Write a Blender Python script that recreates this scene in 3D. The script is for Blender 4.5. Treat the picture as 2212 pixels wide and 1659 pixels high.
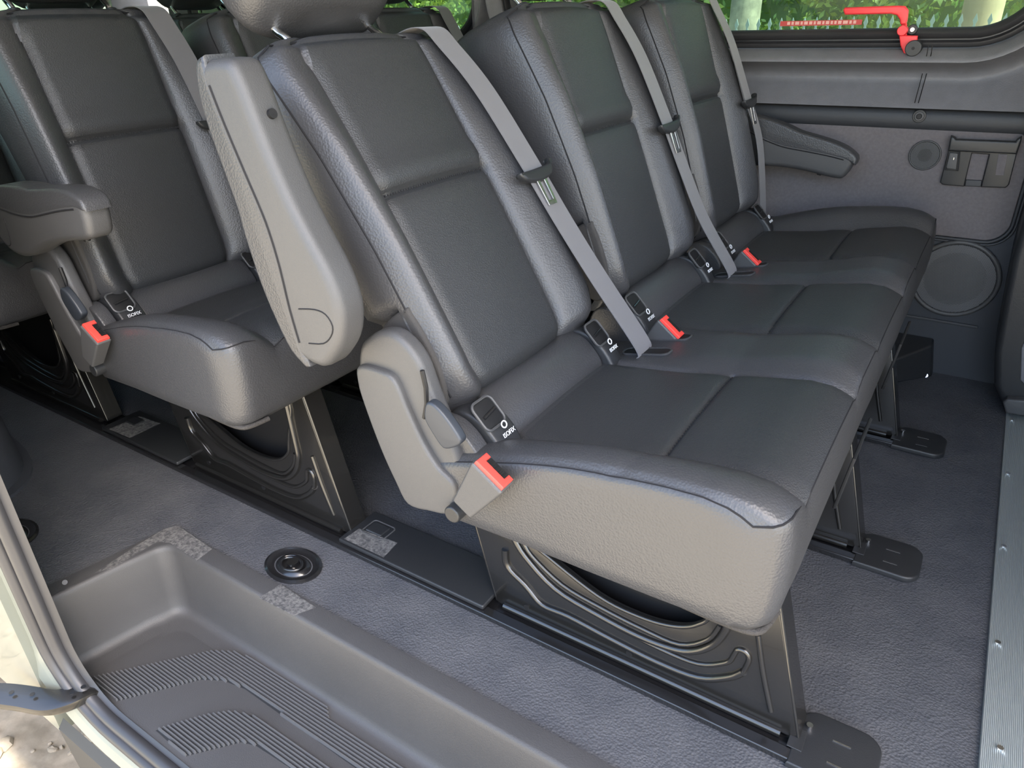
import bpy, bmesh, math, random
from mathutils import Vector, Matrix
random.seed(7)
for o in list(bpy.data.objects): bpy.data.objects.remove(o)
S = bpy.context.scene
COL = S.collection
# ---------------------------------------------------------------- camera
# world: X runs along the van towards its front, Y across it, Z up, floor at 0
FPX = 1541.761
RX = Vector((0.83765321, -0.22966355, 0.49557214))
RY = Vector((0.5456625, 0.39219492, -0.74056437))
RZ = Vector((-0.02428023, 0.89075125, 0.45384213))
CAM = Vector((0, 0, 1.0))
cd = bpy.data.cameras.new('camera'); cam = bpy.data.objects.new('camera', cd); COL.objects.link(cam)
cd.sensor_width = 36; cd.sensor_fit = 'HORIZONTAL'; cd.lens = 36 * FPX / 2212; cd.clip_start = 0.02; cd.clip_end = 300
cam.matrix_world = Matrix((list(RX) + [0], list(RY) + [0], list(RZ) + [1.0], [0, 0, 0, 1]))
S.camera = cam
# ---------------------------------------------------------------- light
S.view_settings.view_transform = 'Standard'; S.view_settings.look = 'None'
S.view_settings.gamma = 1; S.view_settings.use_curve_mapping = False
S.view_settings.exposure = 0.95
W = bpy.data.worlds.new('world'); S.world = W; W.use_nodes = True
wn = W.node_tree.nodes; wl = W.node_tree.links
sky = wn.new('ShaderNodeTexSky'); sky.sky_type = 'NISHITA'; sky.sun_disc = False
sky.sun_elevation = math.radians(52); sky.sun_rotation = math.radians(120); sky.air_density = 1.2; sky.dust_density = 2.5; sky.ozone_density = 1.5
wl.new(sky.outputs[0], wn['Background'].inputs[0]); wn['Background'].inputs[1].default_value = 0.50
sd = bpy.data.lights.new('sun', 'SUN'); so = bpy.data.objects.new('sun', sd); COL.objects.link(so)
sd.energy = 11.5; sd.angle = math.radians(0.8); sd.color = (1.0, 0.93, 0.80)
SUN_FROM = Vector((0.62, 0.01, 1.0))
so.rotation_euler = SUN_FROM.to_track_quat('Z', 'Y').to_euler(); so.location = (3, -3, 8)

# ---------------------------------------------------------------- helpers
def at(x, y, X=None, Y=None, Z=None):
    """point of the place seen at photo pixel (x, y) on the plane X=, Y= or Z="""
    v = Vector((x - 1106, 829.5 - y, -FPX))
    d = Vector((RX.dot(v), RY.dot(v), RZ.dot(v)))
    if X is not None: t = (X - CAM.x) / d.x
    elif Y is not None: t = (Y - CAM.y) / d.y
    else: t = (Z - CAM.z) / d.z
    return CAM + d * t

def lin(c):
    return tuple(((v / 255) / 12.92 if v / 255 <= 0.04045 else ((v / 255 + 0.055) / 1.055) ** 2.4) for v in c)

MATS = {}
def mat(name, col, rough=0.5, metal=0.0, bump=None, spec=0.5, var=0.0, coat=0.0, col2=None, vscale=6.0, sheen=0.0):
    """procedural material; bump = list of (kind, scale, strength[, stretch])"""
    m = bpy.data.materials.new(name); m.use_nodes = True
    n = m.node_tree.nodes; l = m.node_tree.links; p = n['Principled BSDF']
    p.inputs['Base Color'].default_value = (*col, 1); p.inputs['Roughness'].default_value = rough
    p.inputs['Metallic'].default_value = metal; p.inputs['Specular IOR Level'].default_value = spec
    p.inputs['Coat Weight'].default_value = coat; p.inputs['Sheen Weight'].default_value = sheen
    tc = n.new('ShaderNodeTexCoord')
    if var or col2:
        nz = n.new('ShaderNodeTexNoise'); nz.inputs['Scale'].default_value = vscale; nz.inputs['Detail'].default_value = 6
        nz.inputs['Roughness'].default_value = 0.6
        l.new(tc.outputs['Object'], nz.inputs['Vector'])
        mx = n.new('ShaderNodeMix'); mx.data_type = 'RGBA'
        cr = n.new('ShaderNodeValToRGB'); cr.color_ramp.elements[0].position = 0.38; cr.color_ramp.elements[1].position = 0.66
        l.new(nz.outputs['Fac'], cr.inputs[0]); l.new(cr.outputs[0], mx.inputs[0])
        a = col; b = col2 if col2 else tuple(min(1, c * (1 + var)) for c in col)
        mx.inputs[6].default_value = (*a, 1); mx.inputs[7].default_value = (*b, 1)
        l.new(mx.outputs[2], p.inputs['Base Color'])
    prev = None
    for b in (bump or []):
        kind, sc, st = b[:3]; stretch = b[3] if len(b) > 3 else (1, 1, 1)
        mp = n.new('ShaderNodeMapping'); l.new(tc.outputs['Object'], mp.inputs['Vector']); mp.inputs['Scale'].default_value = stretch
        if kind == 'voronoi':
            t = n.new('ShaderNodeTexVoronoi'); t.feature = 'SMOOTH_F1'; t.inputs['Smoothness'].default_value = 0.4; out = 'Distance'
        elif kind == 'wave':
            t = n.new('ShaderNodeTexWave'); out = 'Fac'
        else:
            t = n.new('ShaderNodeTexNoise'); t.inputs['Detail'].default_value = 4; out = 'Fac'
        t.inputs['Scale'].default_value = sc; l.new(mp.outputs[0], t.inputs['Vector'])
        bp = n.new('ShaderNodeBump'); bp.inputs['Strength'].default_value = st; bp.inputs['Distance'].default_value = 0.002
        l.new(t.outputs[out], bp.inputs['Height'])
        if prev: l.new(prev.outputs[0], bp.inputs['Normal'])
        prev = bp
    if prev: l.new(prev.outputs[0], p.inputs['Normal'])
    MATS[name] = m; return m

leather = mat('leather', (0.044, 0.0445, 0.048), 0.40, bump=[('voronoi', 330, 0.22), ('noise', 9, 0.12)], spec=0.55)
panel_l = mat('panel_leather', (0.031, 0.0325, 0.035), 0.46, bump=[('voronoi', 480, 0.30), ('noise', 9, 0.3)], spec=0.5)
fabric_side = mat('side_fabric', (0.05, 0.048, 0.047), 0.85, bump=[('noise', 900, 0.4)], spec=0.2)
piping_m = mat('piping', (0.010, 0.010, 0.012), 0.75, spec=0.3)
thread_m = mat('thread', (0.015, 0.015, 0.017), 0.8)
plastic = mat('plastic', (0.060, 0.060, 0.062), 0.46, bump=[('noise', 700, 0.25)])
plastic_dk = mat('dark_plastic', (0.020, 0.021, 0.023), 0.42, bump=[('noise', 500, 0.15)])
plastic_lever = mat('lever_plastic', (0.026, 0.031, 0.040), 0.42)
black = mat('black', (0.004, 0.004, 0.005), 0.6)
gloss = mat('black_paint', (0.012, 0.012, 0.013), 0.22, spec=0.6, coat=0.3)
legpaint = mat('leg_paint', (0.011, 0.0105, 0.010), 0.24, metal=0.0, spec=0.75, coat=0.25)
chrome = mat('chrome', (0.8, 0.8, 0.82), 0.07, metal=1)
steel = mat('steel', (0.55, 0.55, 0.56), 0.25, metal=1)
belt_m = mat('webbing', (0.135, 0.132, 0.142), 0.62, bump=[('wave', 260, 0.35, (0.0, 1.0, 1.0)), ('noise', 1500, 0.2)], spec=0.5, sheen=0.3)
red = mat('red_plastic', lin((228, 66, 58)), 0.45)
red2 = mat('red_lever', lin((240, 62, 68)), 0.4)
vinyl = mat('vinyl_floor', (0.045, 0.049, 0.062), 0.45, bump=[('voronoi', 210, 0.55, (1, 1, 1))], spec=0.5, var=0.25, vscale=5)
dusty = mat('dusty_vinyl', (0.062, 0.065, 0.074), 0.42, bump=[('voronoi', 250, 0.7)], spec=0.55, col2=(0.085, 0.087, 0.095), vscale=9)
step_m = mat('step_plastic', (0.050, 0.049, 0.050), 0.50, bump=[('noise', 480, 0.3)], spec=0.45, var=0.1)
rib_m = mat('tread_plastic', (0.085, 0.086, 0.09), 0.38)  # paler than the step plastic, brightness of the rib tops put into the colour
trim_m = mat('step_trim', (0.050, 0.053, 0.062), 0.5, bump=[('noise', 650, 0.3)])
dust_m = mat('dust', (0.045, 0.045, 0.047), 0.85, col2=(0.15, 0.145, 0.14), vscale=150, bump=[('noise', 200, 0.5)])
wall_m = mat('wall_plastic', (0.155, 0.155, 0.168), 0.5, bump=[('noise', 420, 0.35)], var=0.12, vscale=30)
wall_dk = mat('wall_lower', (0.030, 0.034, 0.042), 0.65, bump=[('noise', 500, 0.25)])
wall_fab = mat('wall_fabric', (0.140, 0.128, 0.133), 0.9, bump=[('noise', 900, 0.4)], spec=0.15, var=0.15, vscale=120)
wall_pad = mat('wall_pad', (0.040, 0.042, 0.047), 0.55, bump=[('noise', 700, 0.2)])
grille_m = mat('grille', (0.085, 0.088, 0.095), 0.5)
rubber = mat('rubber', (0.032, 0.032, 0.035), 0.42, var=0.15)
alu = mat('aluminium', (0.60, 0.64, 0.63), 0.42, metal=0.75, bump=[('noise', 60, 0.06, (1, 0.02, 1))])
body = mat('body_paint', (0.15, 0.16, 0.135), 0.35, var=0.1, coat=0.3)
skirt_m = mat('skirt_plastic', (0.022, 0.023, 0.025), 0.6)
roof_m = mat('headliner', (0.28, 0.275, 0.27), 0.9)
ground_m = mat('ground_dust', (0.50, 0.43, 0.32), 0.95, col2=(0.62, 0.54, 0.40), vscale=0.8)
gravel_m = mat('gravel', (0.15, 0.128, 0.095), 0.95, bump=[('noise', 40, 0.8), ('voronoi', 25, 0.5)], col2=(0.25, 0.215, 0.165), vscale=14)
stone_m = mat('stone', (0.62, 0.57, 0.47), 0.9, bump=[('noise', 60, 0.5)], var=0.3)
felt = mat('felt', (0.05, 0.047, 0.045), 1.0, bump=[('noise', 400, 1.0)], spec=0.1)
white_ink = mat('white_ink', (0.75, 0.76, 0.78), 0.6)
sticker_m = mat('sticker', lin((190, 70, 66)), 0.5)
sticker_w = mat('sticker_text', lin((225, 175, 165)), 0.5)
glass = bpy.data.materials.new('tinted_glass'); glass.use_nodes = True
gn = glass.node_tree.nodes; gl = glass.node_tree.links; gn.remove(gn['Principled BSDF'])
tr = gn.new('ShaderNodeBsdfTransparent'); tr.inputs[0].default_value = (0.80, 0.92, 0.82, 1)
gs = gn.new('ShaderNodeBsdfGlossy'); gs.inputs['Roughness'].default_value = 0.02
ms = gn.new('ShaderNodeMixShader'); fr = gn.new('ShaderNodeFresnel'); fr.inputs[0].default_value = 1.45
gl.new(fr.outputs[0], ms.inputs[0]); gl.new(tr.outputs[0], ms.inputs[1]); gl.new(gs.outputs[0], ms.inputs[2])
gl.new(ms.outputs[0], gn['Material Output'].inputs[0])

def wloc(o):
    v = Vector((0, 0, 0))
    while o: v += o.location; o = o.parent
    return v
def tagit(o, label, cat=None, group=None, kind=None):
    if label: o['label'] = label
    if cat: o['category'] = cat
    if group: o['group'] = group
    if kind: o['kind'] = kind
    return o
def thing(name, label, cat, loc, group=None):
    o = bpy.data.objects.new(name, None); COL.objects.link(o); o.location = loc; o.empty_display_size = 0.05
    return tagit(o, label, cat, group)
def link_mesh(name, me, m, parent=None, smooth=None, bevel=0, seg=3):
    """me in world coordinates; smooth = angle in degrees below which faces are shaded smooth"""
    off = wloc(parent) if parent else Vector((0, 0, 0))
    if off.length: me.transform(Matrix.Translation(-off))
    if smooth is not None:
        bm = bmesh.new(); bm.from_mesh(me); ang = math.radians(smooth)
        for f in bm.faces: f.smooth = True
        for e in bm.edges:
            e.smooth = not (len(e.link_faces) == 2 and e.calc_face_angle(0) > ang)
        bm.to_mesh(me); bm.free()
    o = bpy.data.objects.new(name, me); COL.objects.link(o); me.materials.clear(); me.materials.append(m)
    if parent: o.parent = parent
    if bevel:
        b = o.modifiers.new('bevel', 'BEVEL'); b.width = bevel; b.segments = seg; b.limit_method = 'ANGLE'; b.angle_limit = math.radians(35); b.harden_normals = True
    return o
def from_bm(name, bm, m, parent=None, smooth=None, bevel=0, seg=3):
    me = bpy.data.meshes.new(name); bmesh.ops.recalc_face_normals(bm, faces=bm.faces); bm.to_mesh(me); bm.free()
    return link_mesh(name, me, m, parent, smooth, bevel, seg)
def add_box(bm, lo, hi, M=None):
    r = bmesh.ops.create_cube(bm, size=1)
    for v in r['verts']:
        v.co = Vector([lo[i] + (v.co[i] + 0.5) * (hi[i] - lo[i]) for i in range(3)])
        if M: v.co = M @ v.co
def box(name, lo, hi, m, parent=None, bevel=0.0, M=None, seg=2):
    bm = bmesh.new(); add_box(bm, lo, hi, M); return from_bm(name, bm, m, parent, smooth=35 if bevel else None, bevel=bevel, seg=seg)
def catmull(pts, n=6, closed=False):
    P = [Vector(p) for p in pts]; out = []; L = len(P)
    rng = range(L) if closed else range(L - 1)
    for i in rng:
        if closed: a, b, c, d = P[i - 1], P[i], P[(i + 1) % L], P[(i + 2) % L]
        else: a, b, c, d = P[max(i - 1, 0)], P[i], P[i + 1], P[min(i + 2, L - 1)]
        for k in range(n):
            t = k / n
            out.append(0.5 * ((2 * b) + (c - a) * t + (2 * a - 5 * b + 4 * c - d) * t * t + (3 * b - a - 3 * c + d) * t ** 3))
    if not closed: out.append(P[-1])
    return out
def add_sweep(bm, path, section, closed=False, up=None, cap=True):
    """section: list of (a, b) in the frame normal / binormal; up fixes the frame"""
    P = [Vector(p) for p in path]; n = len(P); rings = []; prev = None
    for i in range(n):
        if closed: t = (P[(i + 1) % n] - P[i - 1]).normalized()
        else: t = (P[min(i + 1, n - 1)] - P[max(i - 1, 0)]).normalized()
        if up is not None: b = t.cross(up).normalized(); a = b.cross(t).normalized()
        else:
            if prev is None: prev = Vector((0, 0, 1)) if abs(t.z) < 0.9 else Vector((1, 0, 0))
            a = (prev - t * prev.dot(t)).normalized(); b = t.cross(a); prev = a
        rings.append([bm.verts.new(P[i] + a * s[0] + b * s[1]) for s in section])
    k = len(section)
    for i in range(n if closed else n - 1):
        r0, r1 = rings[i], rings[(i + 1) % n]
        for j in range(k): bm.faces.new((r0[j], r0[(j + 1) % k], r1[(j + 1) % k], r1[j]))
    if not closed and cap: bm.faces.new(rings[0][::-1]); bm.faces.new(rings[-1])
def circ(r, k=8, ry=None): return [(r * math.cos(2 * math.pi * i / k), (ry or r) * math.sin(2 * math.pi * i / k)) for i in range(k)]
def tube(name, path, r, m, parent=None, k=8, closed=False, section=None, up=None):
    bm = bmesh.new(); add_sweep(bm, path, section or circ(r, k), closed, up); return from_bm(name, bm, m, parent, smooth=50)
def rings_mesh(name, rings, m, parent=None, close_ring=True, cap=True, smooth=60):
    bm = bmesh.new(); R = [[bm.verts.new(p) for p in r] for r in rings]; k = len(R[0])
    for a, b in zip(R, R[1:]):
        for j in range(k if close_ring else k - 1): bm.faces.new((a[j], a[(j + 1) % k], b[(j + 1) % k], b[j]))
    if cap: bm.faces.new(R[0][::-1]); bm.faces.new(R[-1])
    return from_bm(name, bm, m, parent, smooth=smooth)
def shape(name, outlines, depth, m, parent=None, place=None, bevel=0.0, res=3, smooth=40):
    """flat outline(s) (a, b) given thickness; place maps (a, b, c) to the world; holes are inner outlines"""
    cu = bpy.data.curves.new('c', 'CURVE'); cu.dimensions = '2D'; cu.fill_mode = 'BOTH'
    cu.extrude = max(depth / 2 - bevel, 0.0001); cu.bevel_depth = bevel; cu.bevel_resolution = res; cu.offset = -bevel
    for ol in outlines:
        sp = cu.splines.new('POLY'); sp.points.add(len(ol) - 1); sp.use_cyclic_u = True
        for p, q in zip(sp.points, ol): p.co = (q[0], q[1], 0, 1)
    tmp = bpy.data.objects.new('tmp', cu); COL.objects.link(tmp)
    me = bpy.data.meshes.new_from_object(tmp.evaluated_get(bpy.context.evaluated_depsgraph_get()))
    bpy.data.objects.remove(tmp)
    for v in me.vertices: v.co = place(v.co.x, v.co.y, v.co.z)
    bm = bmesh.new(); bm.from_mesh(me); bmesh.ops.remove_doubles(bm, verts=bm.verts, dist=1e-5)
    bmesh.ops.recalc_face_normals(bm, faces=bm.faces); bm.to_mesh(me); bm.free(); me.name = name
    return link_mesh(name, me, m, parent, smooth=smooth)
def XZ(y, shift=0.0, side=1):
    """outline in X-Z, thickness centred on Y = y"""
    return lambda a, b, c: Vector((a + shift, y + c, b))
def XY(z, shift=0.0): return lambda a, b, c: Vector((a + shift, b, z + c))
def rr(x0, y0, x1, y1, r, n=5):
    out = []
    for cx, cy, a0 in ((x1 - r, y1 - r, 0), (x0 + r, y1 - r, 90), (x0 + r, y0 + r, 180), (x1 - r, y0 + r, 270)):
        for k in range(n + 1):
            a = math.radians(a0 + 90 * k / n); out.append((cx + r * math.cos(a), cy + r * math.sin(a)))
    return out
def pw(x, pts):
    """smooth piecewise interpolation"""
    if x <= pts[0][0]: return pts[0][1]
    for (a, u), (b, v) in zip(pts, pts[1:]):
        if x <= b:
            t = (x - a) / (b - a); return u + (v - u) * t
    return pts[-1][1]
def bump1(x, c, w): return math.exp(-((x - c) / w) ** 2)
def sm(t): t = max(0, min(1, t)); return t * t * (3 - 2 * t)
def text_mesh(name, body, size, m, parent, place):
    cu = bpy.data.curves.new('t', 'FONT'); cu.body = body; cu.size = size; cu.extrude = 0.0004; cu.align_x = 'CENTER'; cu.resolution_u = 3
    tmp = bpy.data.objects.new('tmp', cu); COL.objects.link(tmp)
    me = bpy.data.meshes.new_from_object(tmp.evaluated_get(bpy.context.evaluated_depsgraph_get())); bpy.data.objects.remove(tmp)
    for v in me.vertices: v.co = place(v.co.x, v.co.y, v.co.z)
    me.name = name
    return link_mesh(name, me, m, parent)

# ---------------------------------------------------------------- bench seats
PITCH = 0.51; Y0 = 0.66; PIV = (-0.57, 0.50)
def seat_frame(bx, k, ang, piv=(0, 0)):
    """maps (w across, u up the backrest, v forward) of seat k to the world"""
    a = math.radians(ang); U = Vector((-math.sin(a), 0, math.cos(a))); V = Vector((math.cos(a), 0, math.sin(a)))
    o = Vector((PIV[0] + bx + piv[0], Y0 + k * PITCH, PIV[1] + piv[1]))
    return lambda w, u, v: o + Vector((0, w, 0)) + U * u + V * v
WL, WR, IL, IR = 0.040, 0.470, 0.110, 0.370     # backrest edges, panel edges
UT = 0.566
def front_v(w, u):
    t = (u / UT)
    base = 0.0 + 0.004 * math.sin(math.pi * t)
    crown = pw(u, [(0, 0.030), (0.06, 0.040), (0.25, 0.040), (0.40, 0.030), (0.50, 0.014), (0.566, 0.002)])
    il, ir = IL + 0.03 * sm((0.10 - u) / 0.12) * 0 + 0.012 * sm((u - 0.5) / 0.066), IR - 0.0 * u
    il -= 0.024 * sm((u - 0.50) / 0.066)
    if w < il: s = (il - w) / (il - WL); v = base + crown * math.sin(math.pi * min(1, s * 0.62 + 0.02)) - 0.030 * max(0, s - 0.60) ** 2 * 6
    elif w > ir: s = (w - ir) / (WR - ir); v = base + crown * math.sin(math.pi * min(1, s * 0.62 + 0.02)) - 0.030 * max(0, s - 0.60) ** 2 * 6
    else:
        s = (w - il) / (ir - il); v = base + 0.010 * math.sin(math.pi * s) ** 0.6
        v -= 0.011 * bump1(u, 0.322, 0.007); v += 0.006 * bump1(u, 0.35, 0.02)
    v -= 0.008 * bump1(w, il, 0.004) + 0.008 * bump1(w, ir, 0.004)
    # roll in at bottom and top
    v -= 0.035 * (1 - sm((u + 0.018) / 0.05)) ** 2
    v -= 0.018 * sm((u - (UT - 0.02)) / 0.02) ** 2
    return v
def thick(u): return pw(u, [(0, 0.05), (0.1, 0.085), (0.3, 0.12), (0.5, 0.145), (0.566, 0.135)])
def make_backrest(root, F, k):
    # front surface stations
    ws = [WL + 0.0005]
    nL = 9; nM = 22
    for i in range(1, nL): ws.append(WL + (IL - WL) * i / nL)
    ws += [IL - 0.004, IL]
    for i in range(1, nM): ws.append(IL + (IR - IL) * i / nM)
    ws += [IR, IR + 0.004]
    for i in range(1, nL): ws.append(IR + (WR - IR) * i / nL)
    ws += [WR - 0.0005]; ws = sorted(ws)
    us = [-0.018, -0.013, -0.006, 0.0, 0.006, 0.014, 0.024, 0.036, 0.05] + [0.05 + 0.0155 * i for i in range(1, 34)]
    us = sorted([u for u in us if u < UT - 0.016] + [0.314, 0.318, 0.322, 0.326, 0.330, UT - 0.014, UT - 0.008, UT - 0.003, UT])
    rings = []
    for u in us:
        t = thick(u); inset = 0.030 * (1 - sm((u - 0.135) / 0.035)) * 0 ; r = []
        cut = 1 - sm((u - 0.155) / 0.02)               # below the notch the sides step in behind the bolster
        ed = pw(u, [(0, 0.020), (0.02, 0.008), (0.05, 0.0), (0.52, 0.0), (0.55, 0.007), (0.566, 0.02)])   # rounded corners
        sx = lambda w: WL + ed + (w - WL) * ((WR - WL - 2 * ed) / (WR - WL))
        for w in ws: r.append(F(sx(w), u, front_v(w, u)))
        vR = front_v(WR, u); vL = front_v(WL, u)
        # right side, back, left side
        side = [(0.000, 0.010), (0.002, 0.03), (0.006, 0.06)]
        r.append(F(WR - ed + 0.004, u, vR - 0.010))
        for f in (0.25, 0.5, 0.75): r.append(F(WR - ed + 0.006 - 0.028 * cut, u, vR - 0.012 - (t - 0.03) * f))
        r.append(F(WR - ed - 0.012 - 0.02 * cut, u, vR - t))
        for f in (0.25, 0.5, 0.75): r.append(F(WR + (WL - WR) * f, u, -t + 0.0))
        r.append(F(WL + ed + 0.012 + 0.02 * cut, u, vL - t))
        for f in (0.75, 0.5, 0.25): r.append(F(WL + ed - 0.006 + 0.028 * cut, u, vL - 0.012 - (t - 0.03) * f))
        r.append(F(WL + ed - 0.004, u, vL - 0.010))
        rings.append(r)
    # rounded crown over the top
    top = rings[-1]
    cx = sum(top, Vector()) / len(top); U = (F(0, 1, 0) - F(0, 0, 0))
    for s, h in ((0.93, 0.008), (0.78, 0.013), (0.4, 0.016)):
        rings.append([cx + (p - cx) * s + U * h for p in top])
    nf = len(ws); i0 = ws.index(IL); i1 = ws.index(IR); cover_u = us.index(0.014)
    bm = bmesh.new(); bp = bmesh.new()
    R = [[bm.verts.new(p) for p in r] for r in rings]; Q = {}
    kk = len(R[0])
    def q(i, j):
        if (i, j) not in Q: Q[(i, j)] = bp.verts.new(rings[i][j])
        return Q[(i, j)]
    for i in range(len(R) - 1):
        for j in range(kk):
            j2 = (j + 1) % kk
            if i0 <= j < i1 and i < len(us) - 1:
                bp.faces.new((q(i, j), q(i, j2), q(i + 1, j2), q(i + 1, j)))
            else: bm.faces.new((R[i][j], R[i][j2], R[i + 1][j2], R[i + 1][j]))
    bm.faces.new(R[0][::-1]); bm.faces.new(R[-1])
    br = from_bm('backrest', bm, leather, root, smooth=70)
    for v in list(bp.verts):
        if not v.link_faces: bp.verts.remove(v)
    o = from_bm('center_panel', bp, panel_l, br, smooth=70)
    # the panel bmesh is open, make its normals face forward
    fwd = F(0, 0, 1) - F(0, 0, 0)
    if sum(p.normal.dot(fwd) for p in o.data.polygons) < 0: o.data.flip_normals()
    # piping round the edge and along the shoulder
    def edge(w, sgn):
        P = []
        for u in [0.02 + 0.012 * i for i in range(0, 45)]:
            if u > 0.55: break
            ed = pw(u, [(0, 0.020), (0.02, 0.008), (0.05, 0.0), (0.52, 0.0), (0.55, 0.007), (0.566, 0.02)])
            P.append(F(w - sgn * ed, u, front_v(w, u) - 0.001))
        return P
    pl = edge(WL, -1) + [F(WL + 0.014, 0.558, front_v(WL, 0.555) - 0.003), F(WL + 0.028, 0.566, front_v(WL + 0.028, 0.562) - 0.004)] + [F(w, UT + 0.003 + 0.003 * math.sin(math.pi * (w - WL) / (WR - WL)), front_v(w, UT) - 0.006) for w in (0.09, 0.15, 0.25, 0.35, 0.42)] + [F(WR - 0.028, 0.566, front_v(WR - 0.028, 0.562) - 0.004), F(WR - 0.014, 0.558, front_v(WR, 0.555) - 0.003)] + edge(WR, 1)[::-1]
    tube('piping', pl, 0.0016, piping_m, br, k=6)
    # seam stitches across the panel
    bm = bmesh.new()
    n = 46
    for i in range(n):
        w = IL + 0.006 + (IR - IL - 0.012) * i / (n - 1)
        c = F(w, 0.322, front_v(w, 0.322) + 0.0012); e = (F(0.0014, 0, 0) - F(0, 0, 0)); g = (F(0, 0.0016, 0) - F(0, 0, 0)); nrm = fwd * 0.0009
        vs = [bm.verts.new(c + e * a + g * b + nrm * d) for a in (-1, 1) for b in (-1, 1) for d in (-1, 1)]
        for f in ((0, 1, 3, 2), (4, 6, 7, 5), (0, 4, 5, 1), (2, 3, 7, 6), (0, 2, 6, 4), (1, 5, 7, 3)): bm.faces.new([vs[x] for x in f])
    from_bm('stitching', bm, thread_m, br)
    # dark lower gusset at both sides
    for sd, w0 in ((-1, WL), (1, WR)):
        ol = [(0.012, -0.012), (0.05, 0.012), (0.10, 0.018), (0.150, 0.016), (0.163, 0.008), (0.150, -0.06), (0.10, -0.075), (0.02, -0.045)]
        wc = w0 + 0.007 * (-sd)
        shape('side_gusset', [[(p.x, p.y) for p in catmull([(a, b, 0) for a, b in ol], 4, True)]], 0.020, fabric_side, br, place=lambda a, b, c, wc=wc: F(wc + c, a, b), bevel=0.006)
    return br
def sup(c, ax, n=2.6, e=0.55, rows=14, cols=26):
    """rings of a super-ellipsoid; ax = three axis vectors"""
    R = []
    f = lambda t, p: math.copysign(abs(t) ** p, t)
    for i in range(rows + 1):
        ph = -math.pi / 2 + math.pi * i / rows; r = []
        for j in range(cols):
            th = 2 * math.pi * j / cols
            r.append(c + ax[0] * (f(math.cos(ph), e) * f(math.cos(th), e)) + ax[1] * (f(math.cos(ph), e) * f(math.sin(th), e)) + ax[2] * f(math.sin(ph), e))
        R.append(r)
    return R
def make_headrest(root, F, lift=0.0):
    E = lambda w, u, v: F(w, u, v) - F(0, 0, 0)
    hr = rings_mesh('headrest', [r for r in sup(F(0.24, 0.728 + lift, -0.055), (E(0.150, 0, 0), E(0, 0.012, 0.062), E(0, 0.115, -0.012)), e=0.5)], leather, root, smooth=80)
    P = [F(0.24 + 0.151 * math.cos(t), 0.728 + lift + 0.113 * math.sin(t), -0.055 - 0.012 * math.sin(t)) for t in [2 * math.pi * i / 40 for i in range(40)]]
    for w in (0.140, 0.340):
        pth = catmull([F(w, 0.56, -0.045), F(w, 0.59, -0.048), F(w, 0.615 + lift * 0.5, -0.062), F(w, 0.66 + lift, -0.070)], 5)
        tube('headrest_post', pth, 0.0062, chrome, hr, k=12)
        bm = bmesh.new(); add_sweep(bm, [F(w, 0.570, -0.046), F(w, 0.587, -0.047)], circ(0.014, 16)); from_bm('post_guide', bm, plastic_dk, hr, smooth=40, bevel=0.003)
    return hr

CB = -0.60; CF = -0.097
def cush_z(x, yy):
    """top of the cushion; yy measured from the near end of the bench"""
    w = yy % PITCH; k = int(yy // PITCH)
    base = pw(x, [(-0.60, 0.425), (-0.56, 0.435), (-0.50, 0.446), (-0.40, 0.458), (-0.28, 0.474), (-0.20, 0.493), (-0.16, 0.500), (-0.13, 0.499), (-0.110, 0.493), (-0.097, 0.486)])
    end = min(yy, 3 * PITCH - yy)
    if end < 0.10:
        s = end / 0.10; h = pw(x, [(-0.6, 0.008), (-0.51, 0.021), (-0.46, 0.031), (-0.42, 0.039), (-0.38, 0.045), (-0.34, 0.0485), (-0.30, 0.0495), (-0.26, 0.047), (-0.22, 0.041), (-0.18, 0.034), (-0.14, 0.029), (-0.097, 0.027)])
        z = base + h * (0.78 + 0.22 * math.sin(math.pi * min(1, s * 1.4 + 0.05)) if s < 0.64 else (1 - sm((s - 0.55) / 0.45)))
        if s >= 0.55:
            z = base + h * (1 - sm((s - 0.52) / 0.48)) * (0.78 + 0.22 * math.sin(math.pi * min(1, s * 1.4 + 0.05)) if s < 0.64 else 1.0)
        return z - 0.006 * bump1(end, 0.10, 0.004)
    if w < 0.10 or w > 0.41:
        d = (0.10 - w) if w < 0.10 else (w - 0.41)
        h = pw(x, [(-0.6, -0.002), (-0.5, -0.004), (-0.35, 0.010), (-0.2, 0.014), (-0.11, 0.014), (-0.082, 0.012)])
        return base + h * sm(d / 0.05) - 0.006 * bump1(d, 0, 0.004)
    s = (w - 0.10) / 0.31
    z = base + 0.006 * math.sin(math.pi * s) ** 0.7
    z += 0.003 * bump1(x, -0.25, 0.03) + 0.003 * bump1(x, -0.31, 0.03); z -= 0.006 * bump1(x, -0.279, 0.004) + 0.006 * (bump1(w, 0.10, 0.004) + bump1(w, 0.41, 0.004))
    return z
def xfront(yy):
    e = min(yy, 3 * PITCH - yy); r = 0.034
    return CF - (r - math.sqrt(max(0, r * r - (r - e) ** 2)) if e < r else 0) * 0.85
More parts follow.
